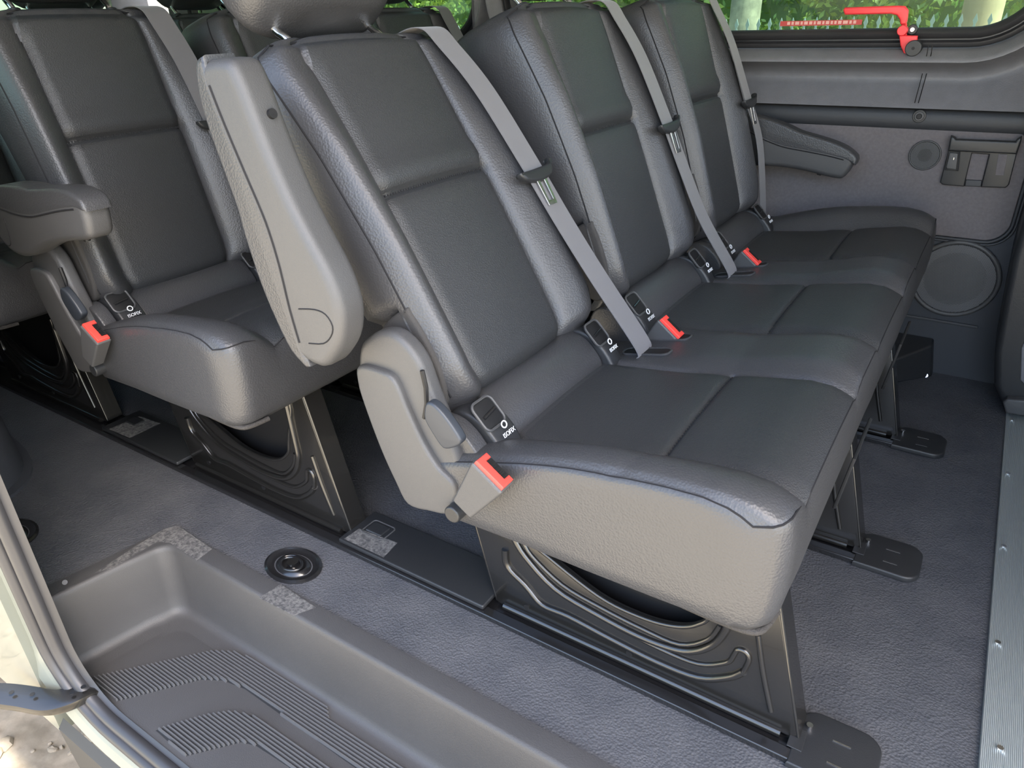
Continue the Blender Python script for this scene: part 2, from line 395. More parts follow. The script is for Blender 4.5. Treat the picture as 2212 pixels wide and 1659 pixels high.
def make_cushion(root, bx):
    ys = []
    for k in range(3):
        b = k * PITCH
        ys += [b + v for v in (0.0, 0.003, 0.007, 0.012, 0.018, 0.025, 0.034, 0.045, 0.058, 0.070, 0.082, 0.092, 0.096, 0.10)]
        ys += [b + 0.10 + 0.31 * i / 18 for i in range(1, 18)] + [b + v for v in (0.41, 0.414, 0.418, 0.428, 0.44, 0.452, 0.465, 0.476, 0.485, 0.492, 0.498, 0.503, 0.507)]
    ys += [3 * PITCH]
    ts = sorted([i / 34 for i in range(35)] + [(-0.279 + o_ - CB) / (CF - 0.004 - CB) for o_ in (-0.010, -0.006, -0.003, 0.0, 0.003, 0.006, 0.010)])
    rings = []
    for yy in ys:
        xf = xfront(yy); r = []; e = min(yy, 3 * PITCH - yy)
        cs = 0.006 * (1 - sm(e / 0.012)) ** 2
        for t in ts:
            x = CB + (xf - 0.004 - CB) * t; r.append(Vector((x, Y0 + yy, cush_z(CB + (CF - CB) * t if e < 0.05 else x, yy) - cs)))
        zf = r[-1].z; bot = 0.343 + 0.006 * sm(1 - e / 0.03)
        r.append(Vector((xf + 0.002, Y0 + yy, zf - 0.004)))
        for f, dx in ((0.1, 0.006), (0.25, 0.010), (0.45, 0.011), (0.65, 0.010), (0.82, 0.006), (0.93, 0.000)): r.append(Vector((xf + dx, Y0 + yy, zf + (bot - zf) * f)))
        r.append(Vector((xf - 0.010, Y0 + yy, bot)))
        for f in (0.25, 0.5, 0.75): r.append(Vector((xf + (CB + 0.06 - xf) * f, Y0 + yy, bot - 0.004 * math.sin(math.pi * f))))
        r.append(Vector((CB + 0.05, Y0 + yy, bot - 0.006))); r.append(Vector((CB + 0.01, Y0 + yy, 0.38)))
        for p in r: p.x += bx
        rings.append(r)
    # slightly bulged end faces
    def cap(r, dy):
        c = sum(r, Vector()) / len(r); return [[c + (p - c) * s + Vector((0, dy * d, 0)) for p in r] for s, d in ((0.97, 0.8), (0.8, 1.4), (0.4, 1.6))]
    rings = cap(rings[0], -0.004)[::-1] + rings + cap(rings[-1], 0.004)
    nt = len(ts); t0 = 7; bm = bmesh.new(); R = [[bm.verts.new(p) for p in r] for r in rings]; kk = len(R[0])
    pans = [bmesh.new() for _ in range(3)]; Q = [{}, {}, {}]
    def q(k, i, j):
        if (i, j) not in Q[k]: Q[k][(i, j)] = pans[k].verts.new(rings[i][j])
        return Q[k][(i, j)]
    for i in range(len(R) - 1):
        ym = (rings[i][5].y + rings[i + 1][5].y) / 2 - Y0; k = int(ym // PITCH); w = ym % PITCH
        for j in range(kk):
            j2 = (j + 1) % kk
            if 3 <= i < len(R) - 4 and 0.0999 < w < 0.4101 and t0 <= j < nt:
                pans[k].faces.new((q(k, i, j), q(k, i, j2), q(k, i + 1, j2), q(k, i + 1, j)))
            else: bm.faces.new((R[i][j], R[i][j2], R[i + 1][j2], R[i + 1][j]))
    bm.faces.new(R[0][::-1]); bm.faces.new(R[-1])
    cu = from_bm('seat_cushion', bm, leather, root, smooth=75)
    for b in pans:
        o = from_bm('cushion_panel', b, panel_l, cu, smooth=75)
        if sum(p.normal.z for p in o.data.polygons) < 0: o.data.flip_normals()
    # piping: near side seam, front seam, far side seam
    P = []
    n = 30
    for i in range(n):
        t = 0.10 + 0.90 * i / (n - 1); x = CB + (xfront(0.0) - 0.004 - CB) * t
        P.append(Vector((x + bx, Y0 - 0.0005, cush_z(CB + (CF - CB) * t, 0) - 0.007)))
    for yy in (0.004, 0.012, 0.025, 0.04, 0.06, 0.10): P.append(Vector((xfront(yy) + 0.002 + bx, Y0 + yy, cush_z(CF, yy) - 0.004)))
    for i in range(1, 60):
        yy = 0.10 + (3 * PITCH - 0.2) * i / 60; P.append(Vector((CF + 0.002 + bx, Y0 + yy, cush_z(CF, yy) - 0.003)))
    for yy in (0.10, 0.06, 0.04, 0.025, 0.012, 0.004): P.append(Vector((xfront(yy) + 0.002 + bx, Y0 + 3 * PITCH - yy, cush_z(CF, yy) - 0.004)))
    tube('piping', P, 0.0014, piping_m, cu, k=6)
    # cross seam stitches on each panel
    for k in range(3):
        bm = bmesh.new()
        for i in range(44):
            yy = k * PITCH + 0.106 + 0.298 * i / 43; x = -0.279
            z = cush_z(x, yy) + 0.0008
            add_box(bm, (x + bx - 0.0011, Y0 + yy - 0.0016, z - 0.001), (x + bx + 0.0011, Y0 + yy + 0.0016, z + 0.0006))
        from_bm('stitching', bm, thread_m, cu)
    # fuzzy lining showing at the lower corner
    tube('lining', catmull([Vector((x + bx, Y0 + y_, 0.3435)) for x, y_ in ((-0.20, 0.010), (-0.15, 0.008), (-0.118, 0.010), (-0.104, 0.022), (-0.098, 0.06))], 4), 0.0048, felt, cu, k=8)
    return cu

LEGY = 0.83; LPITCH = 0.516
def px_path(pts, Y, dx=0.0, dy=0.0): return [at(x, y, Y=Y) + Vector((dx, dy, 0)) for x, y in pts]
def make_leg(root, bx, k):
    y = LEGY + k * LPITCH
    ol = [(-0.602, 0.012), (-0.642, 0.168), (-0.690, 0.36), (-0.140, 0.36), (-0.104, 0.225), (-0.052, 0.020), (-0.060, 0.012)]
    hole = catmull([(-0.560, 0.340, 0), (-0.565, 0.270, 0), (-0.545, 0.205, 0), (-0.488, 0.173, 0), (-0.391, 0.133, 0), (-0.317, 0.126, 0), (-0.259, 0.136, 0), (-0.221, 0.160, 0), (-0.203, 0.200, 0), (-0.200, 0.340, 0)], 5, True)
    leg = shape('leg', [[(a, b) for a, b in ol], [(p.x, p.y) for p in hole]], 0.012, legpaint, root, place=XZ(y + 0.006, bx), bevel=0.002, res=2)
    # front and rear folded flanges
    fl = lambda x0, z0, x1, z1, wd, nm: from_bm(nm, _plate(Vector((x0 + bx, y, z0)), Vector((x1 + bx, y, z1)), wd), legpaint, leg, smooth=35, bevel=0.003)
    fl(-0.050, 0.014, -0.138, 0.360, 0.048, 'front_flange')
    fl(-0.604, 0.014, -0.692, 0.360, 0.030, 'rear_flange')
    inner = catmull([(-0.560, 0.340, 0), (-0.565, 0.270, 0), (-0.545, 0.205, 0), (-0.488, 0.173, 0), (-0.391, 0.133, 0), (-0.317, 0.126, 0), (-0.259, 0.136, 0), (-0.221, 0.160, 0), (-0.203, 0.200, 0), (-0.200, 0.340, 0)], 5, True)
    V = lambda pts, n=5: [Vector((p.x + bx, y, p.z)) for p in catmull([(a, 0, b) for a, b in pts], n)]
    tube('rim', [Vector((p.x + bx, y, p.y)) for p in inner], 0.004, legpaint, leg, k=8, closed=True)
    G = lambda pts: [at(px_, py_, Y=LEGY) for px_, py_ in pts]
    ribs = [G([(1105, 1150), (1135, 1200), (1200, 1270), (1290, 1325), (1380, 1372), (1455, 1400), (1500, 1405), (1540, 1392), (1565, 1365), (1572, 1335)]),
            G([(1128, 1165), (1150, 1200), (1215, 1262), (1300, 1312), (1390, 1358), (1470, 1391), (1530, 1380), (1556, 1350)]),
            G([(1092, 1186), (1097, 1222), (1135, 1262), (1172, 1305), (1230, 1330), (1320, 1378), (1420, 1428), (1510, 1462), (1575, 1461), (1606, 1450)]),
            G([(1606, 1450), (1618, 1425), (1612, 1408), (1595, 1402), (1585, 1415), (1570, 1430), (1510, 1433), (1430, 1402), (1330, 1352)]),
            G([(1638, 1370), (1648, 1450), (1665, 1535)])]
    # continue the outer contours up the panel, behind the cushion
    ribs[0] = [Vector((-0.60, LEGY, 0.345)), Vector((-0.605, LEGY, 0.26))] + ribs[0] + [Vector((-0.185, LEGY, 0.30))]
    for i, rb in enumerate(ribs):
        P = [Vector((p.x + bx, y - 0.0005, min(p.z, 0.35))) for p in rb]
        P = catmull(P, 4)
        tube('pressed_rib', P, 0.0068 if i in (0, 2) else 0.0045, legpaint, leg, k=10)
    shape('shaded_inner_pressing', [[(-0.598, 0.014), (-0.684, 0.34), (-0.150, 0.34), (-0.062, 0.014)]], 0.003, black, leg, place=XZ(y + 0.040, bx))  # back pressing of the leg, coloured black so the opening looks unlit inside
    # foot bar and bolts
    tube('foot_bar', [Vector((-0.585 + bx, y - 0.002, 0.014)), Vector((-0.075 + bx, y - 0.002, 0.014))], 0.0075, legpaint, leg, k=12)
    for xb in (-0.536, -0.330):
        tube('bolt_hole', [Vector((xb + bx, y + 0.002, 0.034)), Vector((xb + bx, y - 0.0015, 0.034))], 0.006, black, leg, k=14)
    return leg
def _plate(p0, p1, wd):
    bm = bmesh.new(); d = (p1 - p0).normalized(); n = Vector((d.z, 0, -d.x)) * 0.003
    vs = []
    for p in (p0, p1):
        for yy in (0, wd):
            for s in (-1, 1): vs.append(bm.verts.new(p + Vector((0, yy, 0)) + n * s))
    for f in ((0, 1, 3, 2), (4, 6, 7, 5), (0, 4, 5, 1), (2, 3, 7, 6), (0, 2, 6, 4), (1, 5, 7, 3)): bm.faces.new([vs[i] for i in f])
    return bm
def ribbon(name, pts, widthv, th, m, parent):
    """strap: pts centre line (world), widthv half width vector"""
    bm = bmesh.new(); P = catmull(pts, 6); rings = []
    for i, p in enumerate(P):
        wv = widthv(i / (len(P) - 1)) if callable(widthv) else widthv
        t = (P[min(i + 1, len(P) - 1)] - P[max(i - 1, 0)]).normalized(); n = t.cross(wv).normalized() * th
        rings.append([bm.verts.new(q) for q in (p - wv - n, p + wv - n, p + wv + n, p - wv + n)])
    for a, b in zip(rings, rings[1:]):
        for j in range(4): bm.faces.new((a[j], a[(j + 1) % 4], b[(j + 1) % 4], b[j]))
    bm.faces.new(rings[0][::-1]); bm.faces.new(rings[-1])
    return from_bm(name, bm, m, parent, smooth=40)
def make_belt(root, F, bx, k, tu):
    wv = F(0.029, 0, 0) - F(0, 0, 0)
    slot = Vector((-0.462 + bx, Y0 + k * PITCH + 0.466, 0.449))
    free = F(0.448, 0.06, 0.060); far = k == 2
    wo = 0.02 if far else 0
    pts = [F(0.400 + wo, 0.585, -0.13), F(0.402 + wo, 0.590, -0.05), F(0.405 + wo, 0.572, 0.004), F(0.412 + wo, 0.53, 0.018), F(0.422 + wo, 0.44, 0.036), F(0.432 + wo, 0.30, 0.047), F(0.442 + wo, 0.18, 0.052), F(0.453 + wo, 0.06, 0.060)]
    if far: pts = pts[:-2] + [at(1640, 300, Y=2.185) + Vector((bx, 0, 0)), at(1647, 400, Y=2.20) + Vector((bx, 0, 0)), at(1648, 474, Y=2.21) + Vector((bx, 0, 0))]
    else: pts += [slot + Vector((-0.004, 0.0, 0.02)), slot]
    st = ribbon('seat_belt', pts, wv, 0.0008, belt_m, root)
    # tongue sits on the strap
    T = lambda w, u, v: F(0.432 + wo + w * 1.22, tu + u * 1.22, 0.050 + v)
    shape('tongue_grip', [[(p.x, p.y) for p in catmull([(-0.040, 0.012, 0), (-0.030, 0.005, 0), (0, 0.0, 0), (0.030, 0.005, 0), (0.040, 0.014, 0), (0.042, 0.030, 0), (0.034, 0.022, 0), (0, 0.020, 0), (-0.034, 0.020, 0), (-0.043, 0.020, 0)], 4, True)]], 0.016, plastic_dk, st, place=lambda a, b, c: T(a, b - 0.004, c), bevel=0.005)
    o = [(-0.013, 0.004), (0.013, 0.004), (0.011, -0.040), (-0.011, -0.040)]; h = [(-0.006, -0.002), (-0.006, -0.033), (0.006, -0.033), (0.006, -0.002)]
    shape('latch_plate', [o, h], 0.0032, steel, st, place=lambda a, b, c: T(a, b, c + 0.004), bevel=0.0006)
    return st
def make_buckle(root, c, ang, tilt=0.0):
    a = math.radians(ang); ux = Vector((math.cos(a), 0, -math.sin(a))); uz = Vector((math.sin(a), 0, math.cos(a))); uy = Vector((0, math.cos(tilt), -math.sin(tilt)))
    M = Matrix(((ux.x, uy.x, uz.x, c.x), (ux.y, uy.y, uz.y, c.y), (ux.z, uy.z, uz.z, c.z), (0, 0, 0, 1)))
    M = M @ Matrix.Scale(1.18, 4)
    bm = bmesh.new(); add_box(bm, (-0.024, -0.013, -0.042), (0.024, 0.013, 0.030))
    for v in bm.verts:
        if v.co.z < 0: v.co.x *= 0.62; v.co.y *= 0.85
        v.co = M @ v.co
    b = from_bm('belt_buckle', bm, plastic, root, smooth=35, bevel=0.004)
    shape('release_button', [[(-0.021, -0.010), (0.021, -0.010), (0.021, 0.010), (0.014, 0.010), (0.014, 0.001), (-0.014, 0.001), (-0.014, 0.010), (-0.021, 0.010)]], 0.010, red, b, place=lambda p, q, r: M @ Vector((p, q, 0.030 + r)), bevel=0.0012)
    box('slot', (-0.013, 0.002, 0.028), (0.013, 0.0105, 0.0335), black, b, M=M)
    bm = bmesh.new()
    for i in range(9): add_box(bm, (-0.012 + i * 0.0028, 0.0015, 0.0325), (-0.0108 + i * 0.0028, 0.008, 0.0348), M)
    from_bm('slot_teeth', bm, black, b)
    return b
def make_recliner(root, bx, y, side=-1):
    ol = catmull([(-0.677, 0.608, 0), (-0.650, 0.622, 0), (-0.620, 0.621, 0), (-0.588, 0.594, 0), (-0.569, 0.545, 0), (-0.549, 0.497, 0), (-0.528, 0.449, 0), (-0.530, 0.410, 0), (-0.547, 0.357, 0), (-0.590, 0.345, 0), (-0.633, 0.341, 0), (-0.655, 0.380, 0), (-0.678, 0.432, 0), (-0.700, 0.500, 0), (-0.707, 0.535, 0), (-0.698, 0.585, 0)], 4, True)
    rc = shape('recliner_cover', [[(p.x, p.y) for p in ol]], 0.030, plastic, root, place=XZ(y + 0.013, bx - 0.006), bevel=0.010, res=5)
    ol2 = catmull([(-0.700, 0.562, 0), (-0.660, 0.566, 0), (-0.632, 0.558, 0), (-0.612, 0.515, 0), (-0.590, 0.470, 0), (-0.566, 0.436, 0), (-0.536, 0.412, 0), (-0.549, 0.361, 0), (-0.590, 0.348, 0), (-0.632, 0.345, 0), (-0.654, 0.382, 0), (-0.676, 0.432, 0), (-0.698, 0.500, 0), (-0.705, 0.535, 0)], 4, True)
    shape('cover_ridge', [[(p.x, p.y) for p in ol2]], 0.022, plastic, rc, place=XZ(y - 0.002, bx), bevel=0.006, res=4)
    tube('lever_slot', [Vector((x + bx, y - 0.0025, z)) for x, z in ((-0.586, 0.580), (-0.582, 0.555), (-0.583, 0.53), (-0.590, 0.505))], 0.0035, black, rc, k=6)
    lp = [at(a, b, Y=0.64) for a, b in ((925, 868), (938, 868), (957, 885), (978, 912), (996, 940), (1000, 953), (990, 962), (968, 967), (955, 958), (938, 932), (923, 905), (921, 885))]
    lp = catmull([(p.x, p.z, 0) for p in lp], 3, True)
    lv = shape('recline_lever', [[(p.x, p.y) for p in lp]], 0.016, plastic_lever, rc, place=XZ(y - 0.018, bx), bevel=0.004, res=3)
    kb = Vector((-0.535 + bx, y, 0.372))
    bm = bmesh.new(); add_sweep(bm, [kb + Vector((0, 0.01, 0)), kb + Vector((0, -0.026, 0))], circ(0.0135, 20)); from_bm('pivot_knob', bm, plastic_dk, rc, smooth=40, bevel=0.003)
    return rc
ARM_H = Vector((-0.715, 0, 0.625)); ARM_A = 106.5
def _armframe(pts):
    a = math.radians(ARM_A); A = Vector((math.cos(a), 0, math.sin(a))); B = Vector((-math.sin(a), 0, math.cos(a))); out = []
    for x, z in pts:
        d = Vector((x, 0, z)) - ARM_H; out.append((d.dot(A), d.dot(B)))
    return out
ARM_L = [(-0.832, 0.972), (-0.850, 0.962), (-0.856, 0.925), (-0.850, 0.883), (-0.839, 0.841), (-0.825, 0.790), (-0.820, 0.752), (-0.806, 0.688), (-0.787, 0.635), (-0.766, 0.594), (-0.740, 0.574)]
ARM_S = [(-0.836, 0.968), (-0.828, 0.938), (-0.813, 0.893), (-0.791, 0.836), (-0.772, 0.788), (-0.763, 0.756), (-0.756, 0.715), (-0.751, 0.660), (-0.743, 0.613), (-0.733, 0.577)]
ARM_R = [(-0.712, 0.580), (-0.682, 0.603), (-0.662, 0.635), (-0.656, 0.675), (-0.669, 0.720), (-0.697, 0.768), (-0.719, 0.808), (-0.740, 0.855), (-0.758, 0.905), (-0.774, 0.950), (-0.792, 0.968)]
def make_armrest(root, raised, y, bx, dz=0.0, name='armrest'):
    """outline kept in a frame whose first axis runs along the arm from its hinge"""
    L = _armframe(ARM_L); Sx = _armframe(ARM_S); Rr = _armframe(ARM_R)
    h = ARM_H + Vector((bx, 0, dz))
    a = math.radians(raised); A = Vector((math.cos(a), 0, math.sin(a))); B = Vector((-math.sin(a), 0, math.cos(a)))
    pl = lambda p, q, r: h + A * p + B * q + Vector((0, y + r, 0))
    cat = lambda P, c=True: [(p.x, p.y) for p in catmull([(u, v, 0) for u, v in P], 3, c)]
    ar = shape(name, [cat([(u * 0.992, v - 0.004 if v > 0 else v) for u, v in L[1:-1]] + Rr)], 0.052, plastic, root, place=pl, bevel=0.0145, res=6, smooth=60)
    shape('arm_pad', [cat(L, False) + cat(Sx[::-1][:-1], False)], 0.053, leather, ar, place=pl, bevel=0.007, res=5, smooth=60)
    for sgn in (-1, 1):
        tube('pad_seam', [pl(u, v, sgn * 0.0262) for u, v in cat(Sx[1:-1], False)], 0.0016, piping_m, ar, k=6)
    cp = _armframe([(-0.733, 0.664), (-0.702, 0.669), (-0.682, 0.666), (-0.672, 0.652), (-0.678, 0.636), (-0.695, 0.622), (-0.724, 0.616)])
    for sgn in (-1, 1): tube('hinge_cap', [pl(u, v, sgn * 0.0261) for u, v in cat(cp, False)], 0.0010, piping_m, ar, k=6)
    u, v = _armframe([(-0.7565, 0.905)])[0]
    hs = pl(u, v + 0.004, 0.002); tube('screw_hole', [hs, hs - B * 0.0075], 0.0062, black, ar, k=14)
    return ar
def make_isofix(root, bx, y0, y1, flip):
    """rounded plastic guide beside the rear roll with its recess, hook bar and lettering"""
    prof = catmull([(-0.585, 0.430, 0), (-0.585, 0.485, 0), (-0.568, 0.500, 0), (-0.540, 0.497, 0), (-0.512, 0.480, 0), (-0.492, 0.455, 0), (-0.490, 0.440, 0), (-0.53, 0.425, 0)], 4, True)
    g = shape('anchor_guide', [[(p.x, p.y) for p in prof]], y1 - y0, plastic_dk, root, place=XZ((y0 + y1) / 2, bx), bevel=0.006, res=3)
    ym = (y0 + y1) / 2
    N = Vector((0.72, 0, 0.69)); T = Vector((0.69, 0, -0.72)); c = Vector((-0.528 + bx, ym - 0.006, 0.493))
    pl = lambda a, b, cc: c + Vector((0, a, 0)) - T * b + N * cc
    shape('recess', [rr(-0.020, -0.018, 0.022, 0.024, 0.009)], 0.006, black, g, place=pl, bevel=0.001)
    tube('recess_rim', [pl(a, b, 0.003) for a, b in rr(-0.022, -0.020, 0.024, 0.026, 0.010)], 0.0022, plastic, g, k=6, closed=True)
    tube('hook_bar', [pl(-0.014, 0.0, 0.003), pl(0.017, 0.004, 0.003)], 0.003, gloss, g)
    N2 = Vector((0.85, 0, 0.5)); T2 = Vector((0.5, 0, -0.85)); c2 = Vector((-0.4975 + bx, ym, 0.468))
    text_mesh('lettering', 'ISOFIX', 0.0098, white_ink, g, lambda a, b, cc: c2 + Vector((0, a, 0)) - T2 * b + N2 * (cc + 0.0035))
    tube('child_icon', [c2 + Vector((0, 0.0055 * math.cos(t) - 0.002, 0)) - T2 * (0.0175 + 0.005 * math.sin(t)) + N2 * 0.0035 for t in [2 * math.pi * i / 14 for i in range(14)]], 0.0011, white_ink, g, k=5, closed=True)
    return g

def bench(name, label, bx, angs, group=None, arm=None, detail=True, lifts=(0, 0, 0), tus=(0.262, 0.262, 0.262), farmarm=False, piv=(0, 0)):
    root = thing(name, label, 'seat', (-0.33 + bx, Y0 + 0.76, 0), group)
    make_cushion(root, bx)
    for k in range(3): make_leg(root, bx, k)
    # cross beams under the cushion
    bm = bmesh.new()
    for x in (-0.55, -0.20): add_box(bm, (x - 0.02 + bx, Y0 + 0.06, 0.320), (x + 0.02 + bx, Y0 + 3 * PITCH - 0.06, 0.352))
    from_bm('cross_beams', bm, gloss, root, smooth=35, bevel=0.004)
    for k in range(3):
        F = seat_frame(bx, k, angs[k], piv)
        make_backrest(root, F, k); make_headrest(root, F, lifts[k])
        make_belt(root, F, bx, k, tus[k])
        yb = Y0 + k * PITCH
        # rear roll
        prof = catmull([(-0.60, 0.430, 0), (-0.600, 0.475, 0), (-0.580, 0.497, 0), (-0.548, 0.494, 0), (-0.522, 0.474, 0), (-0.506, 0.446, 0), (-0.53, 0.425, 0)], 4, True)
        ends = [(0.100, 0.390)] if k != 0 or True else []
        for a, b in ends:
            shape('rear_roll', [[(p.x, p.y) for p in prof]], b - a, leather, root, place=XZ(yb + (a + b) / 2, bx), bevel=0.004, res=2, smooth=60)
        shape('roll_end', [[(p.x, p.y) for p in prof]], 0.030, leather, root, place=XZ(yb + 0.027, bx), bevel=0.004, res=2, smooth=60)
        make_isofix(root, bx, yb + 0.044, yb + 0.098, False); make_isofix(root, bx, yb + 0.392, yb + 0.432, True)
        if k < 2:
            # slots in the strip between the seats
            for nm, xa, xb_, yy in (('belt_slot', -0.500, -0.410, yb + 0.468), ('buckle_slot', -0.500, -0.402, yb + 0.545)):
                z = cush_z(-0.455, yy - Y0) 
                sl = shape(nm, [rr(xa, yy - 0.015, xb_, yy + 0.015, 0.012)], 0.003, black, root, place=lambda a, b, c: Vector((a + bx, b, cush_z(a, b - Y0) + 0.0005 + c)), bevel=0.0006)
                tube('slot_rim', [Vector((a + bx, b, cush_z(a, b - Y0) + 0.0015)) for a, b in rr(xa, yy - 0.016, xb_, yy + 0.016, 0.013)], 0.0022, leather, sl, k=6, closed=True)
            make_buckle(root, Vector((-0.462 + bx, yb + 0.543, 0.448)), 38)
    make_recliner(root, bx, Y0)
    make_buckle(root, Vector((-0.472 + bx, 0.626, 0.450)), 34)
    if arm is not None:
        (make_armrest(root, arm, 0.615, bx) if arm > 60 else make_armrest(root, arm, 0.650, bx - 0.002, 0.040))
    if farmarm:
        make_armrest(root, -12, Y0 + 3 * PITCH + 0.065, bx + 0.03, 0.055)
    # apron flaps below the front edge at the seat joints
    for yy in (PITCH, 2 * PITCH):
        ol = [(-0.075, 0.0), (0.075, 0.0), (0.062, -0.080), (0.036, -0.102), (-0.036, -0.102), (-0.062, -0.080)]
        shape('apron_flap', [ol], 0.006, plastic_dk, root, place=lambda a, b, c, yy=yy: Vector((-0.078 + bx + c + b * 0.16, Y0 + yy - 0.02 + a, 0.375 + b * 1.25)), bevel=0.002)
    return root

bench('bench_seat', 'dark grey leather three-seat bench nearest the camera, outer armrest folded straight up', 0.0, (31, 22, 18), arm=106.5, farmarm=True, tus=(0.262, 0.270, 0.268))
bench('bench_seat', 'dark grey leather bench directly behind the nearest one, outer armrest lowered at the left edge', -0.937, (16, 16, 16), piv=(0.012, -0.008), arm=7, tus=(0.30, 0.30, 0.30))
bench('bench_seat', 'dark grey leather bench third from the open door, only its backrest tops showing', -1.89, (16, 16, 16), arm=None)
bench('bench_seat', 'rearmost grey leather bench before the back window', -2.75, (13, 13, 13), arm=None)

# ---------------------------------------------------------------- floor, rails, plates
def struct(o): o['kind'] = 'structure'; return o
fl = bmesh.new()
def quad(bm, *p): bm.faces.new([bm.verts.new(v) for v in p])
def slab(bm, x0, y0, x1, y1, z0=-0.03, z1=0.0): add_box(bm, (x0, y0, z0), (x1, y1, z1))
slab(fl, -3.75, 0.645, 0.185, 2.375); slab(fl, -3.75, 0.335, -1.364, 0.645)
struct(from_bm('floor', fl, dusty))
struct(box('trim_1', (0.185, 0.335, -0.03), (2.2, 2.375, -0.002), plastic_dk))
# step trim round the well

st = thing('door_step', 'moulded grey plastic step well at the open side door, with ribbed treads', 'step', (-0.65, 0.48, -0.19))
bm = bmesh.new()
# cross-section loft around the corner: trim edge -> lip -> wall -> fillet -> tread floor
def path_off(d):
    """well edge path at inset d from the top lip, from the outer left end round the corner to the right"""
    r = 0.040; x0 = -1.366 + d; y1 = 0.604 - d * 0.9; xc = -1.322 + d
    P = [Vector((x0, 0.366, 0)), Vector((x0 + (xc - x0) * 0.4, 0.45, 0)), Vector((x0 + (xc - x0) * 0.72, 0.52, 0))]
    cx, cy = xc + r, y1 - r
    for i in range(7):
        a = math.radians(180 - 90 * i / 6); P.append(Vector((cx + r * math.cos(a), cy + r * math.sin(a), 0)))
    for x in (-1.1, -0.8, -0.5, -0.2, 0.06): P.append(Vector((x, y1, 0)))
    return P
sec = [(-0.048, 0.001), (-0.047, 0.006), (-0.008, 0.007), (-0.003, 0.0055), (0.000, 0.001), (0.002, -0.006), (0.006, -0.050), (0.011, -0.110), (0.014, -0.142), (0.018, -0.153), (0.026, -0.159), (0.034, -0.1605), (0.060, -0.1610)]
rows = []
for d, z in sec:
    P = path_off(d); rows.append([bm.verts.new(Vector((p.x, p.y, z))) for p in P])
for i in range(len(rows) - 1):
    for j in range(len(rows[0]) - 1):
        bm.faces.new((rows[i][j], rows[i][j + 1], rows[i + 1][j + 1], rows[i + 1][j]))
o = from_bm('step_wall', bm, step_m, st, smooth=50)
shape('tread', [[(-1.338, 0.352), (0.06, 0.352), (0.06, 0.592), (-1.30, 0.592), (-1.310, 0.52)]], 0.022, step_m, st, place=XY(-0.172), bevel=0.004)
def in_poly(x, y, P):
    c = False
    for i in range(len(P)):
        a, b = P[i], P[i - 1]
        if (a[1] > y) != (b[1] > y) and x < (b[0] - a[0]) * (y - a[1]) / (b[1] - a[1]) + a[0]: c = not c
    return c
def xs_in(y, P):
    r = []
    for i in range(len(P)):
        a, b = P[i], P[i - 1]
        if (a[1] > y) != (b[1] > y): r.append((b[0] - a[0]) * (y - a[1]) / (b[1] - a[1]) + a[0])
    return sorted(r)
for pts, ext in (([(192, 1465), (250, 1513), (434, 1466), (481, 1468), (528, 1486), (770, 1659)], [(870, 1659), (800, 1612), (711, 1551), (707, 1525), (550, 1424), (506, 1408), (459, 1406)]),
                 ([(336, 1576), (398, 1632), (521, 1601), (553, 1609), (629, 1659)], [(716, 1659), (542, 1544), (499, 1536), (445, 1544)])):
    A = [at(x, y, Z=-0.158) for x, y in pts]; B = [at(x, y, Z=-0.158) for x, y in ext]
    poly = [(p.x, p.y) for p in A] + [(0.03, A[-1].y), (0.03, B[0].y)] + [(p.x, p.y) for p in B]
    bm = bmesh.new(); y = min(p[1] for p in poly) + 0.002
    while y < max(p[1] for p in poly):
        X = xs_in(y, poly)
        for a, b in zip(X[::2], X[1::2]):
            if b - a > 0.004:
                vs = [bm.verts.new(v) for v in ((a, y - 0.0020, -0.1612), (b, y - 0.0020, -0.1612), (b, y + 0.0020, -0.1612), (a, y + 0.0020, -0.1612), (a + 0.001, y - 0.0012, -0.1540), (b - 0.001, y - 0.0012, -0.1540), (b - 0.001, y + 0.0012, -0.1540), (a + 0.001, y + 0.0012, -0.1540))]
                for f in ((3, 2, 1, 0), (4, 5, 6, 7), (0, 1, 5, 4), (1, 2, 6, 5), (2, 3, 7, 6), (3, 0, 4, 7)): bm.faces.new([vs[i] for i in f])
        y += 0.0062
    from_bm('tread_ribs', bm, rib_m, st)
    shape('tread_groove_shade', [poly], 0.0008, plastic_dk, st, place=XY(-0.1606))  # dark sheet between the ribs, groove shade put into its colour
for pts in ([(205, 1238), (300, 1176), (355, 1143), (385, 1136), (458, 1186), (425, 1211), (368, 1173), (340, 1170), (245, 1226)], [(560, 1292), (606, 1262), (682, 1312), (634, 1330)]):
    q = [at(x, y, Z=0.0065) for x, y in pts]; shape('dust_print', [[(p.x, p.y) for p in q]], 0.0005, dust_m, st, place=XY(0.0068))
tube('screw', [at(140, 1258, Z=0.010), at(140, 1258, Z=0.012)], 0.005, plastic_dk, st, k=14)

